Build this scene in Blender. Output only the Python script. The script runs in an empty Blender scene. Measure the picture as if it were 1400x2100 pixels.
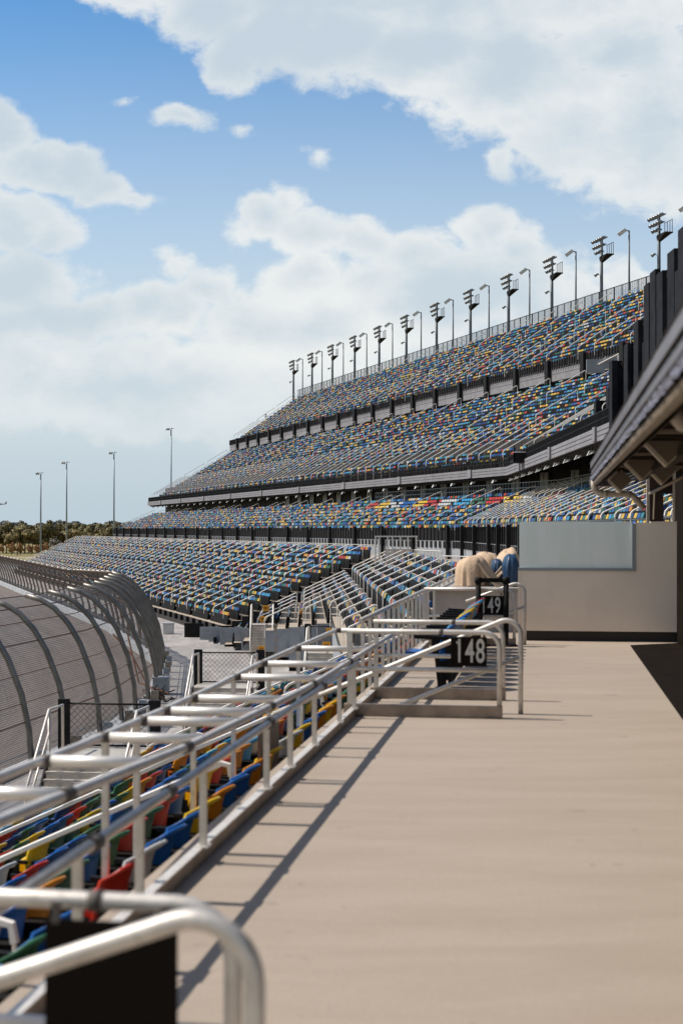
import bpy, math, random
from mathutils import Vector, Matrix
R = math.radians
rnd = random.Random(7)
scene = bpy.context.scene
COL = scene.collection
F = 2917.0            # focal length in photo pixels
EYE = 12.0            # eye height above the lowest ground
K = 0.1474            # walkway heading (dx per metre of depth)

# ------------------------------------------------------------------ camera
cam_d = bpy.data.cameras.new('camera')
cam = bpy.data.objects.new('camera', cam_d); COL.objects.link(cam)
cam.location = (0, 0, EYE); cam.rotation_euler = (R(90), 0, 0)
cam_d.sensor_fit = 'VERTICAL'; cam_d.sensor_height = 36; cam_d.sensor_width = 24; cam_d.lens = 50.0
cam_d.shift_y = 35 / 2100.0
cam_d.clip_start = 0.1; cam_d.clip_end = 6000
cam_d.dof.use_dof = True; cam_d.dof.focus_distance = 85; cam_d.dof.aperture_fstop = 2.3
scene.camera = cam

# ------------------------------------------------------------------ light
SUN_EL, SUN_AZ = 51.0, 282.0      # degrees, azimuth clockwise from +Y
sun_d = bpy.data.lights.new('sun', 'SUN'); sun = bpy.data.objects.new('sun', sun_d); COL.objects.link(sun)
sun_d.energy = 5.0; sun_d.angle = R(0.5); sun_d.color = (1.0, 0.93, 0.83)
az, el = R(SUN_AZ), R(SUN_EL)
sdir = Vector((math.sin(az) * math.cos(el), math.cos(az) * math.cos(el), math.sin(el)))
sun.rotation_euler = sdir.to_track_quat('Z', 'Y').to_euler()
sun.location = (-30, -5, 60)
scene.view_settings.view_transform = 'Standard'
scene.view_settings.look = 'None'
scene.view_settings.exposure = 0.06
scene.view_settings.gamma = 1.0

# ------------------------------------------------------------------ node helpers
class NT:
    def __init__(s, tree): s.t = tree
    def n(s, typ, **kw):
        nd = s.t.nodes.new(typ)
        for k, v in kw.items(): setattr(nd, k, v)
        return nd
    def put(s, sock, v):
        if hasattr(v, 'bl_rna') and hasattr(v, 'is_output'): s.t.links.new(v, sock)
        else: sock.default_value = v
    def m(s, op, a, b=0.0, c=None, clamp=False):
        nd = s.n('ShaderNodeMath', operation=op); nd.use_clamp = clamp
        s.put(nd.inputs[0], a); s.put(nd.inputs[1], b)
        if c is not None: s.put(nd.inputs[2], c)
        return nd.outputs[0]
    def mixc(s, f, a, b):
        nd = s.n('ShaderNodeMix', data_type='RGBA')
        s.put(nd.inputs[0], f); s.put(nd.inputs[6], a); s.put(nd.inputs[7], b)
        return nd.outputs[2]
    def smooth(s, v, lo, hi, a=0.0, b=1.0):
        nd = s.n('ShaderNodeMapRange', interpolation_type='SMOOTHSTEP')
        s.put(nd.inputs[0], v); nd.inputs[1].default_value = lo; nd.inputs[2].default_value = hi
        nd.inputs[3].default_value = a; nd.inputs[4].default_value = b
        return nd.outputs[0]
    def noise(s, vec, scale, detail=4, rough=0.5, dist=0.0):
        nd = s.n('ShaderNodeTexNoise')
        if vec is not None: s.t.links.new(vec, nd.inputs['Vector'])
        nd.inputs['Scale'].default_value = scale; nd.inputs['Detail'].default_value = detail
        nd.inputs['Roughness'].default_value = rough; nd.inputs['Distortion'].default_value = dist
        return nd.outputs[0]
    def comb(s, x, y, z=0.0):
        nd = s.n('ShaderNodeCombineXYZ'); s.put(nd.inputs[0], x); s.put(nd.inputs[1], y); s.put(nd.inputs[2], z)
        return nd.outputs[0]

def c4(c): return (c[0], c[1], c[2], 1.0)
def srgb(r, g, b):
    f = lambda v: (v / 255 / 12.92) if v / 255 <= 0.04045 else ((v / 255 + 0.055) / 1.055) ** 2.4
    return (f(r), f(g), f(b))

# ------------------------------------------------------------------ world: sky with clouds
world = bpy.data.worlds.new('World'); scene.world = world; world.use_nodes = True
wt = world.node_tree; wt.nodes.clear(); w = NT(wt)
sky = w.n('ShaderNodeTexSky', sky_type='NISHITA'); sky.sun_disc = False
sky.sun_elevation = R(SUN_EL); sky.sun_rotation = R(SUN_AZ)
sky.air_density = 1.0; sky.dust_density = 0.6; sky.ozone_density = 2.0
tc = w.n('ShaderNodeTexCoord'); sep = w.n('ShaderNodeSeparateXYZ')
wt.links.new(tc.outputs['Generated'], sep.inputs[0])
dx, dy, dz = sep.outputs
dyc = w.m('MAXIMUM', dy, 0.25)
u = w.m('DIVIDE', dx, dyc); v = w.m('DIVIDE', dz, dyc)
uv = w.comb(u, w.m('MULTIPLY', v, 1.35), 0.37)
n1 = w.noise(uv, 9.0, 9, 0.56, 0.25)
n2 = w.noise(uv, 34.0, 9, 0.66, 0.15)
n3 = w.noise(w.comb(u, w.m('MULTIPLY', v, 2.2), 1.7), 5.0, 5, 0.5, 0.0)
BL = [(300, -50, 210, 105), (430, 10, 170, 90), (475, 115, 82, 82), (560, 70, 160, 95), (700, 95, 200, 110), (860, 120, 220, 115), (1040, 170, 230, 140),
      (1030, 320, 45, 60), (1180, 250, 210, 145), (1340, 240, 260, 185), (900, -60, 760, 190), (1290, 110, 210, 90),
      (350, 800, 720, 130), (-15, 265, 95, 85), (60, 340, 100, 52), (150, 355, 95, 55), (230, 400, 90, 42), (310, 422, 72, 34),
      (355, 245, 88, 40), (248, 213, 26, 18), (512, 263, 42, 15), (636, 300, 30, 30),
      (20, 455, 130, 72), (120, 488, 85, 48), (40, 580, 190, 80),
      (592, 420, 44, 52), (545, 452, 92, 58), (482, 480, 52, 46), (640, 490, 120, 72), (745, 505, 92, 62), (850, 525, 95, 55),
      (968, 500, 66, 52), (1005, 485, 72, 52), (1065, 515, 66, 56), (900, 610, 360, 110), (640, 570, 140, 75),
      (345, 555, 62, 54), (420, 585, 105, 52), (498, 592, 48, 36), (320, 640, 170, 75), (160, 650, 210, 70), (600, 660, 300, 90),
      (1290, 572, 66, 36), (1225, 610, 90, 45)]
cur = None
wob = w.noise(uv, 15.0, 3, 0.5); wob2 = w.noise(w.comb(v, u, 3.1), 15.0, 3, 0.5)
us = w.m('ADD', u, w.m('MULTIPLY', w.m('SUBTRACT', wob, 0.5), 0.048)); vs = w.m('ADD', v, w.m('MULTIPLY', w.m('SUBTRACT', wob2, 0.5), 0.036))
for (cx, cy, rx, ry) in BL:
    a = w.m('MULTIPLY', w.m('SUBTRACT', us, (cx - 700) / F), F / rx)
    b = w.m('MULTIPLY', w.m('SUBTRACT', vs, (1085 - cy) / F), F / ry)
    d2 = w.m('SQRT', w.m('ADD', w.m('MULTIPLY', a, a), w.m('MULTIPLY', b, b)))
    val = w.m('MULTIPLY', w.m('SUBTRACT', 1.0, d2), min(1.0, (rx * ry) ** .5 / 95))
    cur = val if cur is None else w.m('SMOOTH_MAX', cur, val, 0.05)
cur = w.m('MAXIMUM', w.m('MINIMUM', cur, 0.9), -0.9)
front = w.smooth(dy, 0.35, 0.75)
vor = w.n('ShaderNodeTexVoronoi', feature='SMOOTH_F1'); wt.links.new(uv, vor.inputs['Vector']); vor.inputs['Scale'].default_value = 42.0; vor.inputs['Smoothness'].default_value = 0.4
billow = w.m('SUBTRACT', 0.42, vor.outputs['Distance'])
field = w.m('ADD', w.m('ADD', cur, w.m('MULTIPLY', w.m('SUBTRACT', n1, 0.5), 1.15)), w.m('ADD', w.m('MULTIPLY', w.m('SUBTRACT', n2, 0.5), 0.85), w.m('MULTIPLY', billow, 0.22)))
mask = w.m('MULTIPLY', w.smooth(field, -0.05, 0.30), front)
mask = w.m('MULTIPLY', mask, w.m('ADD', 0.02, w.m('MULTIPLY', w.smooth(v, 0.01, 0.13), 0.90)))
# clear sky: physical sky, whitened by haze towards the horizon
skyc = w.n('ShaderNodeVectorMath', operation='MULTIPLY')
wt.links.new(sky.outputs[0], skyc.inputs[0]); wt.links.new(w.mixc(front, (0.150, 0.128, 0.106, 1), (0.036, 0.096, 0.132, 1)), skyc.inputs[1])  # sky behind the camera brightened and warmed as added fill light
hz = w.mixc(w.smooth(v, 0.0, 0.13), c4(srgb(188, 202, 212)), c4(srgb(214, 223, 226)))
hf = w.m('MULTIPLY', w.smooth(v, 0.04, 0.43, 0.96, 0.05), front)
base = w.mixc(hf, skyc.outputs[0], hz)
shade = w.smooth(w.m('ADD', w.m('MULTIPLY', field, 0.55), w.m('MULTIPLY', n3, 1.5)), 0.70, 1.40)
cc = w.mixc(shade, c4(srgb(237, 239, 237)), c4(srgb(198, 211, 220)))
final = w.mixc(mask, base, cc)
bg = w.n('ShaderNodeBackground'); bg.inputs[1].default_value = 1.0
wt.links.new(final, bg.inputs[0])
wo = w.n('ShaderNodeOutputWorld'); wt.links.new(bg.outputs[0], wo.inputs[0])

# ------------------------------------------------------------------ materials
MAT = {}
def mat(name, col, rough=0.6, metal=0.0, var=0.0, scale=4.0, bump=0.0, bscale=30.0, spec=0.5, coords='Object', var2=None):
    if name in MAT: return MAT[name]
    m = bpy.data.materials.new(name); m.use_nodes = True
    t = NT(m.node_tree); p = m.node_tree.nodes['Principled BSDF']
    p.inputs['Roughness'].default_value = rough; p.inputs['Metallic'].default_value = metal
    p.inputs['Specular IOR Level'].default_value = spec
    g = t.n('ShaderNodeNewGeometry'); vec = g.outputs['Position']
    if var > 0:
        nz = t.noise(vec, scale, 6, 0.6)
        lo = tuple(max(0, c * (1 - var)) for c in col); hi = tuple(min(1, c * (1 + var)) for c in col)
        f = t.smooth(nz, 0.3, 0.7)
        o = t.mixc(f, c4(lo), c4(hi))
        if var2:
            nz2 = t.noise(vec, var2[1], 3, 0.6, 1.0)
            o = t.mixc(t.m('MULTIPLY', t.smooth(nz2, 0.52, 0.75), var2[2]), o, c4(var2[0]))
        m.node_tree.links.new(o, p.inputs['Base Color'])
    else:
        p.inputs['Base Color'].default_value = c4(col)
    if bump > 0:
        b = t.n('ShaderNodeBump'); b.inputs['Strength'].default_value = bump; b.inputs['Distance'].default_value = 0.02
        m.node_tree.links.new(t.noise(vec, bscale, 5, 0.6), b.inputs['Height'])
        m.node_tree.links.new(b.outputs[0], p.inputs['Normal'])
    MAT[name] = m
    return m

ALU = mat('aluminium', (0.66, 0.62, 0.575), 0.50, 0.42, 0.10, 9.0, 0.10, 60, var2=((0.36, 0.32, 0.28), 26.0, 0.45))
PLATE = mat('kick_plate', (0.30, 0.235, 0.185), 0.5, 0.2, 0.22, 5.0, 0.06, 40)
RUBBER = mat('clamp_rubber', (0.10, 0.085, 0.075), 0.7)
WHITE_RAIL = mat('handrail_metal', (0.86, 0.81, 0.74), 0.35, 0.0)
CONC = None
FLOORSHADE = mat('painted_floor_shade', (0.011, 0.008, 0.006), 0.95, 0, 0.2, 3, spec=0.05)  # near-black colour paints in the canopy's shade on the floor
WALLP = mat('painted_wall', (0.84, 0.72, 0.595), 0.7, 0, 0.03, 1.5, 0.08, 50, var2=((0.66, 0.54, 0.44), 2.3, 0.15))
SKIRT = mat('dark_skirting', (0.016, 0.012, 0.010), 0.6)
BLACK = mat('black_steel', (0.009, 0.008, 0.009), 0.65, 0, 0.3, 6, spec=0.25)
BLACKP = mat('black_plastic', (0.007, 0.006, 0.006), 0.7, spec=0.2)
SIGNB = mat('sign_black', (0.008, 0.005, 0.003), 0.8, spec=0.15)
SIGNW = mat('sign_lettering', (0.62, 0.60, 0.57), 0.6)
GREY = mat('fascia_grey', (0.22, 0.215, 0.235), 0.6, 0, 0.12, 1.2, var2=((0.15, 0.14, 0.15), 0.6, 0.5))
GREYP = mat('panel_grey', (0.30, 0.32, 0.35), 0.55, 0.1, 0.12, 2.0)
PLAT = mat('platform_grey', (0.36, 0.33, 0.31), 0.7, 0, 0.1, 2.0)
TREAD = mat('terrace_tread', (0.36, 0.30, 0.235), 0.8, 0, 0.12, 1.5)
RISER = mat('terrace_riser', (0.020, 0.018, 0.018), 0.8)
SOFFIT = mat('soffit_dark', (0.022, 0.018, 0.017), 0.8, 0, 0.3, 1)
CLAD = mat('dark_cladding', (0.011, 0.012, 0.016), 0.8, 0.0, 0.45, 2.5, var2=((0.028, 0.024, 0.022), 3.0, 0.35), spec=0.15)
BEIGE = mat('beige_steel', (0.34, 0.27, 0.21), 0.6, 0, 0.18, 3)
BROWN = mat('brown_steel', (0.040, 0.026, 0.018), 0.75, 0, 0.3, 4, spec=0.2)
PVC = mat('pipe_paint', (0.50, 0.44, 0.38), 0.45, 0, 0.1, 4)
POLE = mat('galvanised_pole', (0.10, 0.115, 0.13), 0.5, 0.4, 0.15, 3)
POLE2 = mat('pale_pole', (0.26, 0.31, 0.37), 0.5, 0.2)
LAMPM = mat('lamp_housing', (0.22, 0.23, 0.24), 0.35, 0.5)
LAMPW = mat('lamp_white', (0.60, 0.60, 0.58), 0.4)
FPOST = mat('fence_post_steel', (0.20, 0.19, 0.175), 0.42, 0.5, 0.2, 2)
CABLE = mat('fence_cable', (0.22, 0.10, 0.06), 0.6, 0.2)
WALLC = mat('barrier_concrete', (0.36, 0.38, 0.41), 0.7, 0, 0.12, 0.8)
TARP = mat('tan_tarp', (0.50, 0.36, 0.245), 0.75, 0, 0.08, 6, 0.5, 14)
BLUEC = mat('blue_cover', (0.010, 0.040, 0.095), 0.4, 0, 0.1, 6, 0.4, 10)
ORANGE = mat('orange_sign', (0.80, 0.34, 0.01), 0.5)
BARK = mat('bark', (0.07, 0.05, 0.035), 0.9)
STEP = mat('stair_metal', (0.46, 0.42, 0.37), 0.5, 0.2, 0.1, 3)
GRILLE = mat('beige_duct', (0.66, 0.58, 0.50), 0.5, 0.1)

SEATCOL = {
 'blue': (0.010, 0.115, 0.42), 'light_blue': (0.03, 0.33, 0.62), 'yellow': (0.78, 0.50, 0.015), 'orange': (0.66, 0.24, 0.01),
 'red': (0.52, 0.035, 0.018), 'white': (0.58, 0.60, 0.62), 'green': (0.035, 0.14, 0.07), 'teal': (0.02, 0.24, 0.30), 'navy': (0.008, 0.05, 0.20)}
SEATNAMES = list(SEATCOL)
for k_, c_ in SEATCOL.items(): mat('seat_' + k_, tuple(q * .8 for q in c_), 0.42, 0, 0.0, spec=0.3)
SEATW = [('blue', 21), ('light_blue', 13), ('yellow', 15), ('orange', 6), ('red', 8), ('white', 6), ('green', 9), ('teal', 11), ('navy', 14)]
SEATBAG = [k_ for k_, n_ in SEATW for _ in range(n_)]

def conc_mat():
    m = bpy.data.materials.new('walkway_concrete'); m.use_nodes = True; t = NT(m.node_tree)
    p = m.node_tree.nodes['Principled BSDF']; p.inputs['Roughness'].default_value = 0.85
    g = t.n('ShaderNodeNewGeometry'); mp = t.n('ShaderNodeMapping'); mp.inputs['Scale'].default_value = (0.35, 1.5, 1); mp.inputs['Rotation'].default_value = (0, 0, 0.146)
    m.node_tree.links.new(g.outputs['Position'], mp.inputs[0])
    band = t.noise(mp.outputs[0], 1.6, 6, 0.62, 0.4)
    fine = t.noise(g.outputs['Position'], 55, 4, 0.7)
    spots = t.noise(g.outputs['Position'], 5.5, 2, 0.5)
    big = t.noise(g.outputs['Position'], 0.22, 3, 0.5)
    o = t.mixc(t.smooth(band, 0.32, 0.68), c4((0.325, 0.263, 0.208)), c4((0.365, 0.300, 0.242)))
    o = t.mixc(t.m('MULTIPLY', t.smooth(fine, 0.35, 0.65), 0.18), o, c4((0.22, 0.18, 0.145)))
    o = t.mixc(t.m('MULTIPLY', t.smooth(spots, 0.70, 0.76), 0.40), o, c4((0.19, 0.155, 0.125)))
    o = t.mixc(t.m('MULTIPLY', t.smooth(big, 0.45, 0.7), 0.25), o, c4((0.27, 0.22, 0.175)))
    m.node_tree.links.new(o, p.inputs['Base Color'])
    b = t.n('ShaderNodeBump'); b.inputs['Strength'].default_value = 0.35; b.inputs['Distance'].default_value = 0.01
    m.node_tree.links.new(fine, b.inputs['Height']); m.node_tree.links.new(b.outputs[0], p.inputs['Normal'])
    return m
CONC = conc_mat()

def foil_mat():
    m = bpy.data.materials.new('foil_wrap'); m.use_nodes = True; t = NT(m.node_tree)
    p = m.node_tree.nodes['Principled BSDF']
    p.inputs['Metallic'].default_value = 0.55; p.inputs['Roughness'].default_value = 0.38
    g = t.n('ShaderNodeNewGeometry')
    nz = t.noise(g.outputs['Position'], 7, 5, 0.6, 1.0)
    m.node_tree.links.new(t.mixc(nz, c4((0.10, 0.09, 0.12)), c4((0.36, 0.34, 0.40))), p.inputs['Base Color'])
    b = t.n('ShaderNodeBump'); b.inputs['Strength'].default_value = 0.9; b.inputs['Distance'].default_value = 0.03
    m.node_tree.links.new(t.noise(g.outputs['Position'], 16, 6, 0.65, 1.2), b.inputs['Height'])
    m.node_tree.links.new(b.outputs[0], p.inputs['Normal'])
    return m
FOIL = foil_mat()

def glass_mat():
    m = bpy.data.materials.new('frosted_glass'); m.use_nodes = True; t = NT(m.node_tree)
    p = m.node_tree.nodes['Principled BSDF']
    g = t.n('ShaderNodeNewGeometry')
    mp = t.n('ShaderNodeMapping'); mp.inputs['Scale'].default_value = (2.2, 2.2, 0.25)
    m.node_tree.links.new(g.outputs['Position'], mp.inputs[0])
    f = t.smooth(t.noise(mp.outputs[0], 2.0, 3, 0.5), 0.35, 0.65)
    m.node_tree.links.new(t.mixc(f, c4((0.86, 0.93, 0.86)), c4((0.93, 0.97, 0.92))), p.inputs['Base Color'])  # faint vertical highlights painted into the pane colour
    p.inputs['Roughness'].default_value = 0.25
    p.inputs['Specular IOR Level'].default_value = 0.35
    p.inputs['Emission Strength'].default_value = 0.0
    return m
GLASS = glass_mat()

def wire_mat(name, pu, pv, wu, wv, col, base_op=0.0, rough=0.5):
    """open wire mesh: UV in metres, strands every pu / pv"""
    m = bpy.data.materials.new(name); m.use_nodes = True; t = NT(m.node_tree)
    p = m.node_tree.nodes['Principled BSDF']
    p.inputs['Base Color'].default_value = c4(col); p.inputs['Roughness'].default_value = rough; p.inputs['Metallic'].default_value = 0.3
    uvn = t.n('ShaderNodeUVMap'); s = t.n('ShaderNodeSeparateXYZ'); m.node_tree.links.new(uvn.outputs[0], s.inputs[0])
    a = t.m('LESS_THAN', t.m('FRACT', t.m('DIVIDE', s.outputs[0], pu)), wu / pu)
    b = t.m('LESS_THAN', t.m('FRACT', t.m('DIVIDE', s.outputs[1], pv)), wv / pv)
    f = t.m('MAXIMUM', t.m('MAXIMUM', a, b), base_op)
    tr = t.n('ShaderNodeBsdfTransparent'); mx = t.n('ShaderNodeMixShader')
    m.node_tree.links.new(f, mx.inputs[0]); m.node_tree.links.new(tr.outputs[0], mx.inputs[1]); m.node_tree.links.new(p.outputs[0], mx.inputs[2])
    m.node_tree.links.new(mx.outputs[0], m.node_tree.nodes['Material Output'].inputs[0])
    return m
CATCHM = wire_mat('catch_fence_wire', 0.08, 0.055, 0.012, 0.012, (0.080, 0.062, 0.052))
RIMM = wire_mat('rim_fence_wire', 0.30, 0.12, 0.05, 0.020, (0.05, 0.055, 0.065), 0.22)
CHAINM = wire_mat('chain_link_wire', 0.07, 0.07, 0.012, 0.012, (0.05, 0.045, 0.04))

def asphalt_mat():
    m = bpy.data.materials.new('track_asphalt'); m.use_nodes = True; t = NT(m.node_tree)
    p = m.node_tree.nodes['Principled BSDF']; p.inputs['Roughness'].default_value = 0.75
    uvn = t.n('ShaderNodeUVMap'); s = t.n('ShaderNodeSeparateXYZ'); m.node_tree.links.new(uvn.outputs[0], s.inputs[0])
    streak = t.noise(t.comb(t.m('MULTIPLY', s.outputs[0], 0.03), t.m('MULTIPLY', s.outputs[1], 1.6)), 1.0, 6, 0.65, 0.3)
    fine = t.noise(t.comb(t.m('MULTIPLY', s.outputs[0], 1.2), t.m('MULTIPLY', s.outputs[1], 5)), 1.0, 5, 0.6)
    o = t.mixc(t.smooth(streak, 0.3, 0.7), c4((0.118, 0.094, 0.082)), c4((0.074, 0.058, 0.051)))
    o = t.mixc(t.m('MULTIPLY', t.smooth(fine, 0.45, 0.7), 0.35), o, c4((0.15, 0.125, 0.112)))
    # dark seams between the paving lanes
    seam = t.m('LESS_THAN', t.m('FRACT', t.m('DIVIDE', s.outputs[1], 3.6)), 0.02)
    o = t.mixc(t.m('MULTIPLY', seam, 0.6), o, c4((0.06, 0.05, 0.05)))
    # curved tyre marks
    wv = t.n('ShaderNodeTexWave', wave_type='BANDS'); wv.inputs['Scale'].default_value = 0.09; wv.inputs['Distortion'].default_value = 14
    wv.inputs['Detail'].default_value = 2; wv.inputs['Detail Scale'].default_value = 0.35
    m.node_tree.links.new(t.comb(t.m('MULTIPLY', s.outputs[0], 0.5), s.outputs[1]), wv.inputs[0])
    sk = t.smooth(wv.outputs[1], 0.96, 1.0)
    o = t.mixc(t.m('MULTIPLY', sk, 0.45), o, c4((0.05, 0.045, 0.045)))
    m.node_tree.links.new(o, p.inputs['Base Color'])
    return m
ASPH = asphalt_mat()

def apron_mat():
    m = bpy.data.materials.new('apron_concrete'); m.use_nodes = True; t = NT(m.node_tree)
    p = m.node_tree.nodes['Principled BSDF']; p.inputs['Roughness'].default_value = 0.8
    g = t.n('ShaderNodeNewGeometry'); mp = t.n('ShaderNodeMapping'); mp.inputs['Scale'].default_value = (1.0, 0.28, 1); mp.inputs['Rotation'].default_value = (0, 0, 0.1)
    m.node_tree.links.new(g.outputs['Position'], mp.inputs[0])
    a = t.noise(mp.outputs[0], 0.9, 7, 0.66, 1.2); b = t.noise(g.outputs['Position'], 0.16, 4, 0.6, 2.0)
    o = t.mixc(t.smooth(a, 0.38, 0.62), c4((0.36, 0.335, 0.315)), c4((0.26, 0.24, 0.23)))
    o = t.mixc(t.m('MULTIPLY', t.smooth(b, 0.5, 0.56), 0.35), o, c4((0.20, 0.185, 0.18)))
    m.node_tree.links.new(o, p.inputs['Base Color'])
    return m
APRON = apron_mat()

def leaf_mat(name, a, b):
    m = bpy.data.materials.new(name); m.use_nodes = True; t = NT(m.node_tree)
    p = m.node_tree.nodes['Principled BSDF']; p.inputs['Roughness'].default_value = 0.7
    g = t.n('ShaderNodeNewGeometry')
    nz = t.noise(g.outputs['Position'], 0.35, 4, 0.7)
    o = t.mixc(t.smooth(nz, 0.35, 0.65), c4(a), c4(b))
    m.node_tree.links.new(o, p.inputs['Base Color'])
    return m
LEAF = [leaf_mat('leaves_dark', (0.080, 0.070, 0.024), (0.21, 0.165, 0.055)), leaf_mat('leaves_olive', (0.10, 0.085, 0.03), (0.27, 0.20, 0.065))]
LEAFO = leaf_mat('leaves_rust', (0.22, 0.105, 0.03), (0.40, 0.20, 0.07))
LEAFG = leaf_mat('leaves_grey', (0.12, 0.11, 0.085), (0.24, 0.22, 0.18))
GRASS = mat('field_grass', (0.20, 0.165, 0.055), 0.9, 0, 0.3, 0.03)

# ------------------------------------------------------------------ mesh builder
class MB:
    def __init__(s): s.v = []; s.f = []; s.mi = []; s.uv = []; s.m = 0; s.sm = False; s.smf = []
    def face(s, idx, uv=None):
        s.f.append(idx); s.mi.append(s.m); s.smf.append(s.sm)
        s.uv.append(uv)
    def quad(s, a, b, c, d, uv=None):
        n = len(s.v); s.v += [tuple(a), tuple(b), tuple(c), tuple(d)]; s.face((n, n + 1, n + 2, n + 3), uv)
    def hexa(s, p):      # p: 8 points, bottom 4 ccw then top 4
        n = len(s.v); s.v += [tuple(q) for q in p]
        for f in ((3, 2, 1, 0), (4, 5, 6, 7), (0, 1, 5, 4), (1, 2, 6, 5), (2, 3, 7, 6), (3, 0, 4, 7)):
            s.face(tuple(n + i for i in f))
    def box(s, x0, x1, y0, y1, z0, z1):
        s.hexa([(x0, y0, z0), (x1, y0, z0), (x1, y1, z0), (x0, y1, z0), (x0, y0, z1), (x1, y0, z1), (x1, y1, z1), (x0, y1, z1)])
    def obox(s, c, ax, ay, az, hx, hy, hz):   # oriented box
        c = Vector(c); ax = Vector(ax).normalized() * hx; ay = Vector(ay).normalized() * hy; az = Vector(az).normalized() * hz
        s.hexa([c - ax - ay - az, c + ax - ay - az, c + ax + ay - az, c - ax + ay - az, c - ax - ay + az, c + ax - ay + az, c + ax + ay + az, c - ax + ay + az])
    def tube(s, pts, r, n=8, caps=True, r2=None):
        pts = [Vector(p) for p in pts]; rings = []
        prev = None; s0 = s.sm
        for i, p in enumerate(pts):
            if i == 0: t = pts[1] - p
            elif i == len(pts) - 1: t = p - pts[i - 1]
            else: t = (pts[i + 1] - p).normalized() + (p - pts[i - 1]).normalized()
            t.normalize()
            if prev is None:
                a = Vector((0, 0, 1)) if abs(t.z) < 0.9 else Vector((1, 0, 0))
                nx = t.cross(a).normalized()
            else:
                nx = (prev - t * prev.dot(t)).normalized()
            prev = nx; ny = t.cross(nx)
            rr = r if r2 is None else r + (r2 - r) * i / (len(pts) - 1)
            b = len(s.v); rings.append(b)
            for k in range(n):
                an = 2 * math.pi * k / n
                s.v.append(tuple(p + nx * math.cos(an) * rr + ny * math.sin(an) * rr))
        s.sm = n > 5
        for a, b in zip(rings, rings[1:]):
            for k in range(n): s.face((a + k, a + (k + 1) % n, b + (k + 1) % n, b + k))
        s.sm = s0
        if caps:
            s.face(tuple(rings[0] + k for k in reversed(range(n)))); s.face(tuple(rings[-1] + k for k in range(n)))
    def build(s, name, mats, parent=None):
        me = bpy.data.meshes.new(name); me.from_pydata(s.v, [], s.f)
        if not isinstance(mats, (list, tuple)): mats = [mats]
        for m_ in mats: me.materials.append(m_)
        me.polygons.foreach_set('material_index', s.mi)
        me.polygons.foreach_set('use_smooth', s.smf)
        if any(x is not None for x in s.uv):
            ul = me.uv_layers.new(name='UVMap'); k = 0; flat = []
            for f, q in zip(s.f, s.uv):
                for j in range(len(f)): flat += list(q[j]) if q is not None else [0.0, 0.0]
            ul.data.foreach_set('uv', flat)
        me.update()
        o = bpy.data.objects.new(name, me); COL.objects.link(o)
        if parent is not None: o.parent = parent
        return o

def empty(name, loc=(0, 0, 0), rz=0.0):
    o = bpy.data.objects.new(name, None); COL.objects.link(o); o.location = loc; o.rotation_euler = (0, 0, rz)
    o.empty_display_size = 0.3
    return o
def tag(o, label=None, cat=None, group=None, kind=None):
    if label: o['label'] = label
    if cat: o['category'] = cat
    if group: o['group'] = group
    if kind: o['kind'] = kind
    return o
def copy_tree(o, parent=None):
    c = o.copy(); COL.objects.link(c)
    if parent is not None: c.parent = parent
    for ch in list(o.children): copy_tree(ch, c)
    return c

def pt(px, py, D): return Vector(((px - 700) / F * D, D, EYE + (1085 - py) / F * D))
def W(xr, D, z): return Vector((xr + K * D, D, EYE + z))
WD = Vector((K, 1, 0)).normalized()          # along the walkway
WL = Vector((WD.y, -WD.x, 0))                # to the right of it
UP = Vector((0, 0, 1))

# ------------------------------------------------------------------ plan geometry
class Path:
    """polyline in plan; at(t, o): t = chainage along it, o = offset to the right (mitred)"""
    def __init__(s, pts):
        s.p = [Vector((a, b, 0)) for a, b in pts]; s.d = []; s.L = [0.0]
        for a, b in zip(s.p, s.p[1:]):
            s.d.append((b - a).normalized()); s.L.append(s.L[-1] + (b - a).length)
        s.n = [Vector((q.y, -q.x, 0)) for q in s.d]
        s.mt = []
        for i in range(len(s.p)):
            if i == 0: s.mt.append(s.n[0])
            elif i == len(s.p) - 1: s.mt.append(s.n[-1])
            else:
                m = (s.n[i - 1] + s.n[i]).normalized(); s.mt.append(m / m.dot(s.n[i]))
    def seg_pts(s, o): return [p + m * o for p, m in zip(s.p, s.mt)]
    def seg(s, i, f, o):
        a = s.p[i] + s.mt[i] * o; b = s.p[i + 1] + s.mt[i + 1] * o
        return a + (b - a) * f
    def at(s, t, o=0.0):
        for i in range(len(s.d)):
            if t <= s.L[i + 1] or i == len(s.d) - 1:
                return s.seg(i, (t - s.L[i]) / (s.L[i + 1] - s.L[i]), o), s.d[i], s.n[i]
    def samples(s, t0, t1, step):
        out = [t0]; n = max(1, int(math.ceil((t1 - t0) / step)))
        out += [t0 + (t1 - t0) * (k + 1) / n for k in range(n)]
        out += [l for l in s.L if t0 < l < t1]
        return sorted(set(out))

U18 = Vector((-0.314, 0.949, 0)).normalized(); V18 = Vector((0.949, 0.314, 0)).normalized()
def sv(s, t): q = V18 * s + U18 * t; return (q.x, q.y)
TEND = 214.0
CURB = Path([(-2.08 + K * -12, -12.0), (3.70, 39.2), (2.5, 88.0), sv(30, TEND)])
UPP = Path([(10.2, 40.0), (11.0, 94.0), sv(40, TEND)])
LW = Path([(-13.2, 8.0), (-7.35, 45.7), (-7.2, 55.0), (-8.6, 69.0), (-11.6, 80.5), sv(15.2, 95), sv(15.2, 300)])

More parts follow.
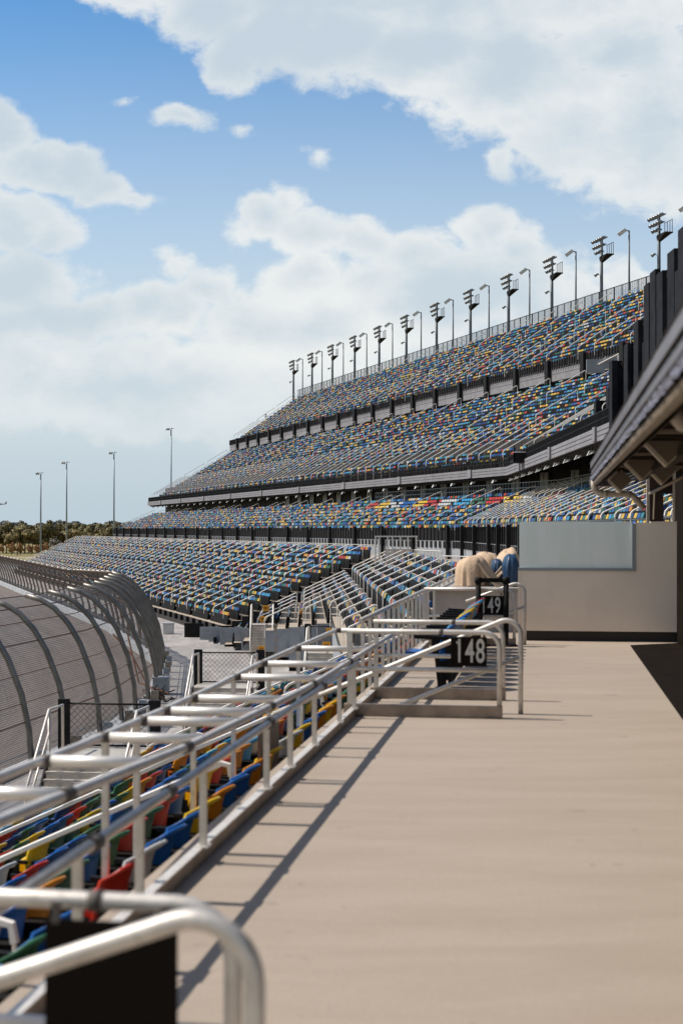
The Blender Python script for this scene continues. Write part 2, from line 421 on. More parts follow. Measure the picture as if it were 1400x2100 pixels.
def sweep(mb, path, prof, t0, t1, step=50, zoff=0.0, segs=None):
    """prof: list of (offset, z) ; builds strips between consecutive profile points"""
    ts = path.samples(t0, t1, step)
    prev = None
    for t in ts:
        row = []
        for (o, z) in prof:
            p, _, _ = path.at(t, o); row.append((p.x, p.y, EYE + z + zoff))
        if prev:
            for k in range(len(prof) - 1): mb.quad(prev[k], row[k], row[k + 1], prev[k + 1])
        prev = row
def sweepbox(mb, path, o0, o1, z0, z1, t0, t1, step=60):
    sweep(mb, path, [(o0, z0), (o0, z1), (o1, z1), (o1, z0), (o0, z0)], t0, t1, step)
    for t in (t0, t1):
        a = path.at(t, o0)[0]; b = path.at(t, o1)[0]
        mb.quad((a.x, a.y, EYE + z0), (b.x, b.y, EYE + z0), (b.x, b.y, EYE + z1), (a.x, a.y, EYE + z1))

# ================================================================== SETTING
def sheet(name, quads, m, z=None, uvs=None):
    b = MB()
    for q in quads: b.quad(*q)
    return tag(b.build(name, m), kind='structure')
o = sheet('ground', [((-3000, -400, 0), (3000, -400, 0), (3000, 4500, 0), (-3000, 4500, 0))], GRASS)
# banked track, wall side high, falling away to the left
b = MB(); ts = LW.samples(0, LW.L[-1], 3.0); prev = None
for t in ts:
    row = []
    for k, (oo, z) in enumerate([(-0.25, -6.75), (-4, -7.9), (-8, -9.0), (-13, -10.2), (-18, -11.1), (-26, -11.93)]):
        p = LW.at(t, oo)[0]; row.append(((p.x, p.y, EYE + z), (t, -oo)))
    if prev:
        for k in range(5):
            b.sm = True
            b.quad(row[k][0], prev[k][0], prev[k + 1][0], row[k + 1][0], [row[k][1], prev[k][1], prev[k + 1][1], row[k + 1][1]])
    prev = row
tag(b.build('track', ASPH), kind='structure')
# apron between the barrier and the stands
b = MB()
ts = LW.samples(0, LW.L[-1] - 20, 4.0); prev = None
for t in ts:
    a = LW.at(t, 0.25)[0]
    c = LW.at(t, 30 if a.y > 30 else 14)[0]
    row = ((a.x, a.y, EYE - 6.5), (c.x, c.y, EYE - 6.5))
    if prev: b.quad(prev[0], prev[1], row[1], row[0])
    prev = row
tag(b.build('apron_pavement', APRON), kind='structure')
# walkway slab
b = MB()
ts = CURB.samples(0, CURB.L[-1], 30); prev = None
for t in ts:
    a = CURB.at(t, -0.12)[0]; c = CURB.at(t, 9.0 if a.y < 24 else 4.9)[0]
    if prev and prev[2] < 24 <= a.y:
        pass
    row = ((a.x, a.y, EYE - 1.9), (c.x, c.y, EYE - 1.9), a.y)
    if prev:
        b.quad(prev[0], prev[1], row[1], row[0])
        lo = lambda q, d: (q[0], q[1], q[2] - d)
        b.quad(lo(prev[0], .25), lo(row[0], .25), lo(row[1], .25), lo(prev[1], .25))
        b.quad(prev[0], row[0], lo(row[0], .25), lo(prev[0], .25))
    prev = row
tag(b.build('walkway_floor', CONC), kind='structure')
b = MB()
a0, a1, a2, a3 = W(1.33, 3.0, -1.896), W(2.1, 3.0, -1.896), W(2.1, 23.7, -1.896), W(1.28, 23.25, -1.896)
b.quad(a0, a1, a2, a3)  # shade under the canopy, laid on as a dark sheet
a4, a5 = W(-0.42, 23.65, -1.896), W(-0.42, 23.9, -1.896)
tag(b.build('floor_shade_sheet', FLOORSHADE), kind='structure')
# pale service path on the field
sheet('service_path', [((-400, 585, 0.05), (-60, 600, 0.05), (-60, 612, 0.05), (-400, 598, 0.05))], mat('path_sand', (0.42, 0.37, 0.30), 0.9))

# ================================================================== GRANDSTAND
gs = empty('grandstand', (11, 94, 0))
tag(gs, 'four-tier racetrack grandstand with grey balcony fascias curving away beside the track', 'grandstand')
def gpart(b, name, m, lbl=None):
    o = b.build(name, m, gs); o.matrix_parent_inverse = Matrix.Translation(-gs.location)
    if lbl: o['label'] = lbl
    return o
PITCH = 0.62
SEATS = []   # (pos, facing, along, deck, row, scale)
BT = lambda k: T1 + (0.6 if k <= 6 else 20 + (k - 7) * 3.1)
def terrace(path, o0, z0, n, pitch, rise, sgn, t0, t1, name, sides=True, ta=None):
    """stepped deck; sgn=-1 falls to the left of the path, +1 rises to the right"""
    tr, ri, ch = MB(), MB(), MB()
    ts_ = t0
    for k in range(n):
        if ta: t0 = ta(k)
        if sgn < 0:
            oa, ob = o0 - pitch * k, o0 - pitch * (k + 1); z = z0 - rise * k
            sweep(tr, path, [(ob, z), (oa, z)], t0, t1, 60)
            sweep(ri, path, [(ob, z - (rise if k < n - 1 else 0.5)), (ob, z - 0.003)], t0, t1, 60)
        else:
            oa, ob = o0 + pitch * k, o0 + pitch * (k + 1); z = z0 + rise * k
            sweep(tr, path, [(oa, z), (ob, z)], t0, t1, 60)
            sweep(ri, path, [(ob, z + 0.003), (ob, z + rise)], t0, t1, 60)
    for side_ in (0, 1):      # closed cheeks
        for k in range(n):
            t = t1 if side_ else (ta(k) if ta else ts_)
            s_ = sgn
            a = path.at(t, o0 + s_ * pitch * k)[0]; c = path.at(t, o0 + s_ * pitch * (k + 1))[0]
            z = z0 + s_ * rise * k
            zb = z0 - rise * n - 0.5 if s_ < 0 else z - 0.7
            if ta and not side_: zb = max(zb, -6.5)
            (ch if ta and not side_ else ri).quad((a.x, a.y, EYE + zb), (c.x, c.y, EYE + zb), (c.x, c.y, EYE + z), (a.x, a.y, EYE + z))
            if ta and not side_ and k >= 6:      # grey side panel along the stepped-back front
                e = path.at(ta(k + 1) if k < n - 1 else t1, o0 - pitch * (k + 1))[0]
                ch.quad((c.x, c.y, EYE - 6.5), (e.x, e.y, EYE - 6.5), (e.x, e.y, EYE + z - .1), (c.x, c.y, EYE + z - .1))
    if ch.f: gpart(ch, 'side_panel', GREYP)
    gpart(tr, name, TREAD); gpart(ri, 'riser', RISER)
L = CURB.L
T1, T2, T3 = L[1], L[2], L[3]
RISE = 0.284
Z1, Z2, Z3 = -2.80, -2.5, -1.88
NB, OB = 13, 0.74; ZB = Z2 + 2 * RISE
NP, NR, NN = .84, .375, 8
terrace(CURB, -0.5, Z1, NN, NP, NR, -1, 12, T1 - 0.8, 'lower_terrace')
terrace(CURB, OB, ZB, NB, PITCH, RISE, -1, T1 + 0.5, T2 - 0.35, 'lower_terrace', ta=BT)
terrace(CURB, -0.5, Z3, 15, PITCH, RISE, -1, T2, T3, 'lower_terrace')
# extra front rows towards the corner (rows 11-14)
tr, ri = MB(), MB()
for k in range(11, 15):
    ta = T2 - 3 - (15 - k) * 2.6; oa, ob = -0.5 - PITCH * k, -0.5 - PITCH * (k + 1); z = Z2 - 0.18 - RISE * k
    sweep(tr, CURB, [(ob, z), (oa, z)], ta, T2 - 0.35, 60)
    sweep(ri, CURB, [(ob, z - 0.35), (ob, z - 0.003)], ta, T2 - 0.35, 60)
gpart(tr, 'corner_terrace', TREAD); gpart(ri, 'riser', RISER)
# middle deck
MO, MZ, MR, MN = 5.0, -0.5, 0.27, 9
TM0 = 39.0
terrace(CURB, MO, MZ, MN, PITCH, MR, 1, TM0, T3, 'middle_terrace')
# upper decks
UE = UPP.L[-1]
U3P, U3R, U3N, U3Z = 0.635, 0.38, 20, 4.1
U4O, U4P, U4R, U4N, U4Z = 12.95, 0.65, 0.45, 16, 13.2
terrace(UPP, 0.3, U3Z, U3N, U3P, U3R, 1, 0, UE, 'upper_terrace')
terrace(UPP, U4O, U4Z, U4N, U4P, U4R, 1, 0, UE, 'top_terrace')
# soffits, closing walls
b = MB()
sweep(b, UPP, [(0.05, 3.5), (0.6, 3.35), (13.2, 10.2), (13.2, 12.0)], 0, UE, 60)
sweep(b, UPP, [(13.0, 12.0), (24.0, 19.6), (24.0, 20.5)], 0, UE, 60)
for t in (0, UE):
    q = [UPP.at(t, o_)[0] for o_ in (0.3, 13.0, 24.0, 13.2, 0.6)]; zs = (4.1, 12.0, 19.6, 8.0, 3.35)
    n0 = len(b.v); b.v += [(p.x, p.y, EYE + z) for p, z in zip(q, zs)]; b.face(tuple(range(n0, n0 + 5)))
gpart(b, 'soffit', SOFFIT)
b = MB()
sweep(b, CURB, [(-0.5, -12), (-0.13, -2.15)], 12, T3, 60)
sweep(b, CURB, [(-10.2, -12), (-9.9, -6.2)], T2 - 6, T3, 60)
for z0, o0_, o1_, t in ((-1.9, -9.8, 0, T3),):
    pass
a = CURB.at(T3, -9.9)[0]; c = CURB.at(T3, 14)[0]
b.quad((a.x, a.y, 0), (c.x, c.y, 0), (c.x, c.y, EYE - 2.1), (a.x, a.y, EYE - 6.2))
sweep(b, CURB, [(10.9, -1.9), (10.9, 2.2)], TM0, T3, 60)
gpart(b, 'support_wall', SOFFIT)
# concourse back wall under the balcony, with pale doors
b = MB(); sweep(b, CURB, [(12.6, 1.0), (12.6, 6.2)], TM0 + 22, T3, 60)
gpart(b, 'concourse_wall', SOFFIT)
for i in range(26):
    t = T1 + 6 + i * 4.3
    p, d, n = CURB.at(t, 12.45); bb = MB(); bb.obox(p + UP * (EYE + 3.0), d, n, UP, 0.55, 0.06, 0.75)
    bb.m = 1; bb.obox(p + UP * (EYE + 3.0) - n * 0.07, d, n, UP, 0.02, 0.012, 0.72)
    gpart(bb, 'door', [mat('pale_door', (0.45, 0.47, 0.5), 0.5), BLACK])
# balcony fascia (upper deck front) with ribs
b = MB()
sweepbox(b, UPP, -0.12, 0.22, 3.55, 4.12, 0, UE)
for t in [x for x in range(4, int(UE), 14)]:
    p, d, n = UPP.at(t, -0.16); b.obox(p + UP * (EYE + 3.86), d, n, UP, 0.30, 0.06, 0.29)
b.m = 1
for zz in (3.74, 3.93): sweepbox(b, UPP, -0.135, -0.115, zz, zz + 0.02, 0, UE)
gpart(b, 'balcony_fascia', [GREY, mat('fascia_joint', (0.07, 0.07, 0.08), 0.7)])
b = MB()
sweepbox(b, UPP, 12.65, 12.9, 12.0, 13.15, 0, UE)
b.m = 1
sweepbox(b, UPP, 12.635, 12.652, 12.55, 12.58, 0, UE)
gpart(b, 'top_fascia', [GREY, MAT['fascia_joint']])
for i, t in enumerate(range(3, int(UE), 6)):
    bb = MB(); p, d, n = UPP.at(t, 12.5); bb.obox(p + UP * (EYE + 12.75), d, n, UP, 0.28, 0.17, 0.95)
    gpart(bb, 'pier', BLACK)
# walkway back wall: grey with dark slots; black slatted parapet above
b = MB()
sweepbox(b, CURB, 4.62, 4.85, -1.9, -0.75, TM0, T3)
b.m = 1
t = TM0 + 0.3
while t < T3:
    p, d, n = CURB.at(t, 4.6); b.obox(p + UP * (EYE - 0.98), d, n, UP, 0.17, 0.03, 0.21); t += 0.75
gpart(b, 'walkway_back_wall', [GREYP, BLACK])
b = MB()
sweepbox(b, CURB, 4.66, 4.80, -0.75, -0.08, TM0, T3)
t = TM0
while t < T3:
    p, d, n = CURB.at(t, 4.64); b.obox(p + UP * (EYE - 0.30), d, n, UP, 0.035, 0.035, 0.42); t += 0.62
gpart(b, 'slatted_parapet', BLACK)
i = 0; t = TM0 + 24
while t < T3 - 1:
    bb = MB(); p, d, n = CURB.at(t, 4.45); bb.obox(p + UP * (EYE - 0.85), d, n, UP, 0.10, 0.10, 1.05)
    gpart(bb, 'column', BLACK); t += 3.4 if t < T2 - 20 else 6.0
# grey corrugated panels at the foot of the stand
def corr(c, d, w_, z0, z1, m=GREYP, name='foot_panel'):
    bb = MB(); n_ = Vector((d.y, -d.x, 0)); k = 8
    for j in range(k):
        za = z0 + (z1 - z0) * j / k; zb = z0 + (z1 - z0) * (j + 1) / k
        bb.obox(Vector((c.x, c.y, EYE + (za + zb) / 2)) - n_ * (0.02 if j % 2 else 0), d, n_, UP, w_ / 2, 0.05, (zb - za) / 2 * 0.98)
    return gpart(bb, name, m)
fr = []
for t in (96, 99, 102, 105, 108): pass
FP = [(372, 1308, -0.9, 62, BLACK), (430, 1312, -0.8, 30, GREYP), (455, 1318, -0.8, 32, GREYP), (475, 1322, -0.85, 26, GREYP), (490, 1328, -.9, 24, GREYP)]
for (px, py, dzz, wpx, m_) in [(398, 1307, .85, 40, BLACK), (421, 1312, .75, 22, GREYP), (441, 1316, .85, 26, GREYP), (466, 1322, .95, 30, GREYP), (489, 1331, 1.2, 16, GREYP), (503, 1334, 1.2, 16, GREYP), (575, 1352, 1.75, 26, BEIGE), (600, 1357, 1.85, 24, GREYP)]:
    D = 6.5 * F / (py - 1085); c = pt(px, py, D)
    corr(c, Vector((1, -.12, 0)).normalized(), wpx / F * D, -6.5, -6.5 + dzz, m_)
# black brackets below the front row
b = MB()
for (ta, tb, k, zz) in ((T2, T3, 15, Z3), (T2 - 5, T2 - 1, 15, Z2 - .18)):
    t = ta
    while t < tb:
        p, d, n = CURB.at(t, -0.5 - PITCH * k - 0.1); zt = zz - RISE * k + 0.3
        b = MB(); b.obox(p + UP * (EYE + (zt - 6.2) / 2), d, n, UP, 0.09, 0.09, (zt + 6.2) / 2); t += 1.9
        gpart(b, 'front_bracket', BLACK)

# guard rails of the decks (own things)
def guard(path, off, z0, h, t0, t1, gap, name, label, m, bars=3, group=None, r=0.02, th=0.018):
    b = MB()
    for k in range(bars):
        z = z0 + h * (k + 1) / bars
        sweepbox(b, path, off - r, off + r, z - r, z + r, t0, t1, 60)
    t = t0
    while t < t1:
        p, d, n = path.at(t, off); b.obox(p + UP * (EYE + z0 + h / 2), d, n, UP, th, th, h / 2); t += gap
    return tag(b.build(name, m), label, 'railing', group)
guard(UPP, -0.02, 4.12, 0.62, 0, UE, 0.28, 'balcony_railing', 'black picket railing on top of the balcony fascia below the third tier', BLACK, 2, th=0.03)
guard(UPP, 12.55, 12.9, 0.75, 0, UE, 0.42, 'tier_railing', 'black picket railing along the front of the topmost tier', BLACK, 2, th=0.045)
guard(CURB, 4.73, -0.08, 0.36, TM0, T3, 1.6, 'parapet_rail', 'thin dark rail on top of the black slatted parapet of the second tier', POLE, 1)
guard(CURB, -0.1, -1.9, 0.9, T2, T3 - 0.2, 2.0, 'walkway_railing', 'pale metal railing along the top edge of the far lower tier', ALU, 2)
# rim fence along the very top
b = MB(); zr = U4Z + U4R * U4N; off = U4O + U4P * U4N + 0.15
ts = UPP.samples(0, UE, 20); prev = None
for t in ts:
    p = UPP.at(t, off)[0]
    if prev: b.quad((prev[0].x, prev[0].y, EYE + zr - .2), (p.x, p.y, EYE + zr - .2), (p.x, p.y, EYE + zr + 1.35), (prev[0].x, prev[0].y, EYE + zr + 1.35),
                    [(prev[1], 0), (t, 0), (t, 1.55), (prev[1], 1.55)])
    prev = (p, t)
rf = empty('rim_fence', (UPP.at(0, off)[0].x, UPP.at(0, off)[0].y, EYE + zr))
tag(rf, 'dark mesh fence along the top rim of the grandstand behind the highest seats', 'fence')
def under(o, root): o.parent = root; o.matrix_parent_inverse = Matrix.Translation(-root.location)
o = b.build('mesh_panel', RIMM); under(o, rf)
b = MB(); sweepbox(b, UPP, off - .03, off + .03, zr + 1.33, zr + 1.39, 0, UE)
t = 0
while t < UE:
    p, d, n = UPP.at(t, off); b.obox(p + UP * (EYE + zr + 0.6), d, n, UP, .035, .035, .78); t += 1.35
o = b.build('frame', BLACK); under(o, rf)

# ------------------------------------------------------------------ seats
def place_rows(path, o0, z0, n, pitch, rise, sgn, t0, t1, deck, wid=0.46, aisle=5.4, skip=(), ta=None):
    for k in range(n):
        if k in skip: continue
        z = z0 + sgn * rise * k
        oc = o0 + sgn * pitch * k + (-0.16 if sgn < 0 else pitch - 0.16)
        a0 = t0 if ta is None else ta(k)
        t = a0 + 0.3
        while t < t1 - 0.3:
            ph = (t - 3.1) % aisle
            if ph < 0.85: t += 0.1; continue
            p, d, nn = path.at(t, oc)
            SEATS.append((p.x, p.y, EYE + z, -nn, deck, k, t)); t += wid
place_rows(CURB, -0.5, Z1, NN, NP, NR, -1, 12, T1 - 0.9, 'near', 0.50, 5.6)
place_rows(CURB, OB, ZB, NB, PITCH, RISE, -1, T1 + 0.6, T2 - 0.6, 'bend', ta=BT)
for k in range(11, 15):
    ta = T2 - 3 - (15 - k) * 2.6
    place_rows(CURB, -0.5 - PITCH * k, Z2 - .18 - RISE * k, 1, PITCH, RISE, -1, ta, T2 - .6, 'bend')
place_rows(CURB, -0.5, Z3, 15, PITCH, RISE, -1, T2 + .2, T3, 'far')
place_rows(CURB, MO, MZ, MN, PITCH, MR, 1, TM0, T3, 'middle', 0.46, 4.2)
place_rows(UPP, 0.3, U3Z, U3N, U3P, U3R, 1, 0, UE, 'upper')
place_rows(UPP, U4O, U4Z, U4N, U4P, U4R, 1, 0, UE, 'top')

def backrest(b, w_=0.43, z0=0.34, z1=0.82, nx=8, nz=6):
    """curved shell, facing +x; concave towards the sitter, rolled top"""
    g = [[], []]
    for side in (0, 1):
        base = len(b.v)
        for j in range(nz + 1):
            fz = j / nz; z = z0 + (z1 - z0) * fz
            for i in range(nx + 1):
                y = (i / nx - 0.5) * w_; q = 2 * y / w_
                x = -0.11 * (1 - q * q) - 0.07 * fz - (0.085 * max(0, (fz - 0.78) / 0.22) ** 1.6)
                if side: x -= 0.018 + 0.006 * fz
                zz = z - (0.03 * max(0, (fz - .78) / .22)) + .022 * q * max(0, (fz - .6) / .4) - (0.05 * abs(q) ** 3) * max(0, (fz - .6) / .4) + (0.02 * max(0, (fz - .6) / .4) * (1 - q * q)) - side * 0.012 * fz
                b.v.append((x, y, zz))
        g[side] = base
    b.sm = True; W1 = nx + 1
    for j in range(nz):
        for i in range(nx):
            a = g[0] + j * W1 + i; b.face((a, a + 1, a + 1 + W1, a + W1))
            a = g[1] + j * W1 + i; b.face((a + W1, a + 1 + W1, a + 1, a))
    for i in range(nx):
        a, c = g[0] + nz * W1 + i, g[1] + nz * W1 + i; b.face((a, a + 1, c + 1, c))
        a, c = g[0] + i, g[1] + i; b.face((c, c + 1, a + 1, a))
    for j in range(nz):
        a, c = g[0] + j * W1, g[1] + j * W1; b.face((a, a + W1, c + W1, c))
        a, c = g[0] + j * W1 + nx, g[1] + j * W1 + nx; b.face((c, c + W1, a + W1, a))
    b.sm = False
def seat_proto(color, folded=True, arms=False):
    root = empty('stadium_seat')
    m = MAT['seat_' + color]
    b = MB(); backrest(b); b.build('backrest', m, root)
    b = MB()
    if folded: b.obox((0.05, 0, 0.40), (1, 0, -0.12), (0, 1, 0), (0.12, 0, 1), 0.022, 0.20, 0.17)
    else: b.obox((0.19, 0, 0.42), (1, 0, 0.06), (0, 1, 0), (-0.06, 0, 1), 0.21, 0.205, 0.022)
    b.build('seat_pan', m, root)
    b = MB()
    b.obox((-0.17, 0.235, 0.50), (1, 0, 0), (0, 1, 0), (0, 0, 1), 0.08, 0.07, 0.07)
    b.obox((-0.13, 0, 0.22), (1, 0, 0), (0, 1, 0), (0, 0, 1), 0.02, 0.21, 0.16)  # black plate also puts the seat back's shade into its colour
    b.obox((0.0, 0.235, 0.25), (1, 0, 0), (0, 1, 0), (0.1, 0, 1), 0.03, 0.02, 0.25)
    b.obox((0.05, 0.235, 0.50), (1, 0, 0), (0, 1, 0), (0, 0, 1), 0.03, 0.02, 0.11)
    so = b.build('standard', BLACKP, root)
    b = MB()
    if arms: b.obox((0.08, 0.235, 0.62), (1, 0, 0.05), (0, 1, 0), (0, 0, 1), 0.21, 0.03, 0.022)
    else: b.obox((0.04, 0.235, 0.60), (1, 0, 0.05), (0, 1, 0), (0, 0, 1), 0.10, 0.02, 0.016)
    b.build('armrest', BLACKP, so)
    return root
# which seats are individuals: the nearest ones inside the frame
vis = []; rest = []
for s in SEATS:
    x = 700 + F * s[0] / max(s[1], 0.1); y = 1085 - F * (s[2] + 0.7 - EYE) / max(s[1], 0.1)
    if s[1] < 3.2 or not (-130 < x < 1530) or y > 2400:
        if s[4] == 'near' and s[1] < 12: continue
    if s[4] in ('near', 'bend') and s[1] > 3.2 and -40 < x < 1440 and y < 2200: vis.append(s)
    else: rest.append(s)
vis.sort(key=lambda s: s[1])
indiv, more = vis[:289], vis[289:]; rest += more
protos = {}
ORD = ['first', 'second', 'third', 'fourth', 'fifth', 'sixth', 'seventh', 'eighth', 'ninth', 'tenth', 'eleventh']
def add_seat(pos, face, colname, label, group, folded=True, arms=False):
    key = (colname, folded, arms)
    if key not in protos: protos[key] = seat_proto(colname, folded, arms); r = protos[key]
    else: r = copy_tree(protos[key])
    r.location = pos; r.rotation_euler = (0, 0, math.atan2(face.y, face.x))
    return tag(r, label, 'seat', group)
NEARBAG = ['blue'] * 6 + ['green'] * 6 + ['red'] * 3 + ['orange'] * 3 + ['yellow'] * 2 + ['white'] * 1 + ['light_blue'] * 2 + ['navy'] * 2
for s in indiv:
    c = rnd.choice(NEARBAG)
    add_seat((s[0], s[1], s[2]), s[3], c, '%s plastic seat in the %s row below the near walkway railing' % (c.replace('_', ' '), ORD[s[5] % 11]), 'plastic seats below the near walkway railing')
# all further seats: one mass
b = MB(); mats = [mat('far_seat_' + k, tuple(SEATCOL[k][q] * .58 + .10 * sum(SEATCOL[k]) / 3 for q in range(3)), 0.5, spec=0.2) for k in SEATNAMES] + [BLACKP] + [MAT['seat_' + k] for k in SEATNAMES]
for s in rest:
    f = s[3]; a = Vector((-f.y, f.x, 0)); p = Vector((s[0], s[1], s[2]))
    c = rnd.choice(SEATBAG)
    if s[4] == 'middle' and s[5] in (6, 7) and T1 + 12 < s[6] < T2 + 32:
        c = ['blue', 'white', 'yellow', 'red', 'green', 'light_blue', 'white', 'red', 'yellow'][int(s[6] / 2.7 + (s[5] == 6) * 0.35) % 9]
    hw = 0.19
    b.m = SEATNAMES.index(c) + (len(SEATNAMES) + 1 if s[4] == 'middle' and s[5] in (6, 7) and T1 + 12 < s[6] < T2 + 32 else 0)
    def P(x, y, z): return p + f * x + a * y + UP * z
    top = 0.76; zl = .61 if s[4] in ('upper', 'top') else .585
    n0 = len(b.v)
    b.v += [tuple(q) for q in (P(-.03, -hw, zl), P(-.03, hw, zl), P(-.09, hw, top), P(-.09, -hw, top), P(-.17, hw * .9, top - .03), P(-.17, -hw * .9, top - .03), P(-.12, hw, zl - .02), P(-.12, -hw, zl - .02))]
    for q in ((0, 1, 2, 3), (3, 2, 4, 5), (5, 4, 6, 7), (1, 6, 4, 2), (0, 3, 5, 7)): b.face(tuple(n0 + i for i in q))
    b.m = len(SEATNAMES)  # black body also paints in the shade below the sunlit lip
    n0 = len(b.v)
    b.v += [tuple(q) for q in (P(.06, -hw, .0), P(.06, hw, .0), P(-.01, hw * 1.1, zl + .01), P(-.01, -hw * 1.1, zl + .01), P(-.09, hw * 1.1, .55), P(-.09, -hw * 1.1, .55), P(-.06, hw, .0), P(-.06, -hw, .0))]
    for q in ((0, 1, 2, 3), (3, 2, 4, 5), (5, 4, 6, 7), (1, 6, 4, 2), (0, 3, 5, 7)): b.face(tuple(n0 + i for i in q))
tag(b.build('stadium_seats', mats), 'thousands of small blue yellow red white and green seats filling the grandstand tiers', 'seats', kind='stuff')

# ------------------------------------------------------------------ aisle handrails
def aisle_rail(path, t, segs, z_of, label, group, r=0.026, hh=0.62, name='aisle_handrail', m=WHITE_RAIL):
    b = MB()
    for (oa, ob) in segs:
        pa, d, n = path.at(t, oa); pb = path.at(t, ob)[0]
        A = pa + UP * (EYE + z_of(oa) + hh); B = pb + UP * (EYE + z_of(ob) + hh)
        q = (B - A).normalized()
        b.tube([A - UP * .16, A - UP * .05 + q * .02, A + q * .10, B - q * .10, B - UP * .05 - q * .02, B - UP * .16], r, 5, False)
        for e in (A, B): b.tube([e - UP * .15, e - UP * hh], r * .45, 4, False)
    return tag(b.build(name, m), label, 'handrail', group)
def segs_for(o0, o1, ln=2.1, gap=0.45):
    out = []; s_ = 1 if o1 > o0 else -1; x = o0
    while abs(o1 - x) > 0.9:
        e = x + s_ * min(ln, abs(o1 - x)); out.append((x, e)); x = e + s_ * gap
    return out
def lowz(z0): return lambda o_: z0 - RISE * ((-o_ - 0.5) / PITCH)
t = 3.1 + 5.6 * 2 + .4
while t < T1 - 2:
    if t > 14: aisle_rail(CURB, t, segs_for(-1.0, -7.0, 2.6, .4), (lambda o_: Z1 - NR * ((-o_ - 0.5) / NP)), 'pale handrail down an aisle of the seats below the near walkway', 'handrails below the near walkway', .03, .8)
    t += 5.6
t = T1 + 2
while t < T2 - 1:
    aisle_rail(CURB, t, segs_for(0.4, -7.2 if t > T1 + 33 else (-3.5 if t < T1 + 18 else -3.5 - (t - T1 - 18) * .24), 2.4, .4), lowz(Z2), 'pale handrail down an aisle of the seating block at the bend', 'handrails at the bend', .034, .98)
    t += 4.2
t = T2 + 1.5
while t < T3:
    aisle_rail(CURB, t, segs_for(-0.7, -9.5, 1.9, .35), lowz(Z3), 'pale handrail down an aisle of the far lower tier', 'handrails of the far lower tier', .034, .98)
    t += 5.4 / 2
mz = lambda o_: MZ + MR * ((o_ - MO) / PITCH)
t = TM0 + 2
while t < T3:
    near = t < T2
    aisle_rail(CURB, t, [(MO + 0.1, MO + 5.4)] if t < T1 + 24 else [(MO + 0.1, MO + 3.0)] + ([(MO + 3.3, MO + 5.4)] if int(t) % 2 else []), mz, 'pale handrail down an aisle of the second tier', 'handrails of the second tier', .030, .98)
    t += 2.1 if near else 2.6
u3 = lambda o_: U3Z + U3R * ((o_ - .3) / U3P)
t = 2; i = 0
while t < UE:
    if t > 56 or (i % 3 == 0 and t > 14): aisle_rail(UPP, t, [(0.5, 5.0), (5.5, 8.6), (9.1, 12.2)] if i % 3 == 0 else [(0.5, 5.0)], u3, 'pale handrail down an aisle of the third tier', 'handrails of the third tier', .026 if t < 56 else .040, 1.02)
    t += 2.0; i += 1
u4 = lambda o_: U4Z + U4R * ((o_ - U4O) / U4P)
t = 1.2; i = 0
while t < UE:
    aisle_rail(UPP, t, [(U4O + .3, U4O + 3.6), (U4O + 4.0, U4O + 6.8), (U4O + 7.2, U4O + 10.2)] if i % 2 else [(U4O + .3, U4O + 3.6)], u4, 'pale handrail down an aisle of the topmost tier', 'handrails of the topmost tier', .040, 1.02)
    t += 2.7; i += 1
# ball-room railing behind the block-coloured suite seats
b = MB()
for z in (2.35, 2.75, 3.1): sweepbox(b, CURB, 11.25, 11.31, z - .025, z + .025, T1 + 4, T2 + 34)
t = T1 + 4
while t < T2 + 34:
    p, d, n = CURB.at(t, 11.28); b.obox(p + UP * (EYE + 2.6), d, n, UP, .02, .02, .55); t += .45
tag(b.build('suite_railing', POLE2), 'grey railing above the block-coloured suite seats under the balcony', 'railing')

# lamps below the balcony fascia
proto = None; i = 0; t = 6
while t < UE:
    p, d, n = UPP.at(t, 0.1)
    if proto is None:
        root = empty('fascia_lamp')
        b = MB(); b.hexa([(-.20, -.12, -.26), (.14, -.12, -.12), (.14, .12, -.12), (-.20, .12, -.26), (-.10, -.08, -.06), (.10, -.06, -.04), (.10, .06, -.04), (-.10, .08, -.06)]); b.build('lamp_shade', LAMPW, root)
        b = MB(); b.tube([(.04, 0, -.02), (.04, 0, .18)], .025, 6); b.build('bracket', BLACK, root)
        proto = root; r = root
    else: r = copy_tree(proto)
    r.location = p + UP * (EYE + 3.38); r.rotation_euler = (0, 0, math.atan2(n.y, n.x))
    tag(r, 'small white lamp hanging under the balcony fascia', 'lamp', 'lamps under the balcony fascia'); t += 3.6

root = empty('camera_platform', pt(1090, 945, 84)); tag(root, 'small dark railed platform jutting from the balcony fascia', 'platform')
b = MB(); b.box(-1.15, 1.15, -.5, 1.2, -.1, 0); b.box(-1.15, 1.15, -.5, -.46, 0, .45); b.build('floor', BLACK, root)
b = MB(); b.box(-1.18, 1.18, -.54, -.48, .46, .52); b.build('top_rail', WHITE_RAIL, root)
for x in (-1.1, -.35, .4, 1.1):
    b = MB(); b.box(x - .03, x + .03, -.50, -.44, 0, .9); b.build('upright', BLACK, root)
root = empty('equipment_screen', pt(1233, 752, 70)); tag(root, 'plain grey screen panel between the third and topmost tiers near the tower', 'panel')
b = MB(); b.box(-.75, .15, -.05, .05, -.30, .36); b.box(.16, .75, -.05, .05, -.1, .50); b.build('panel', GREYP, root)
b = MB(); b.tube([(-.2, -.1, .1), (.8, -.1, .62)], .03, 5); b.build('rail', WHITE_RAIL, root)

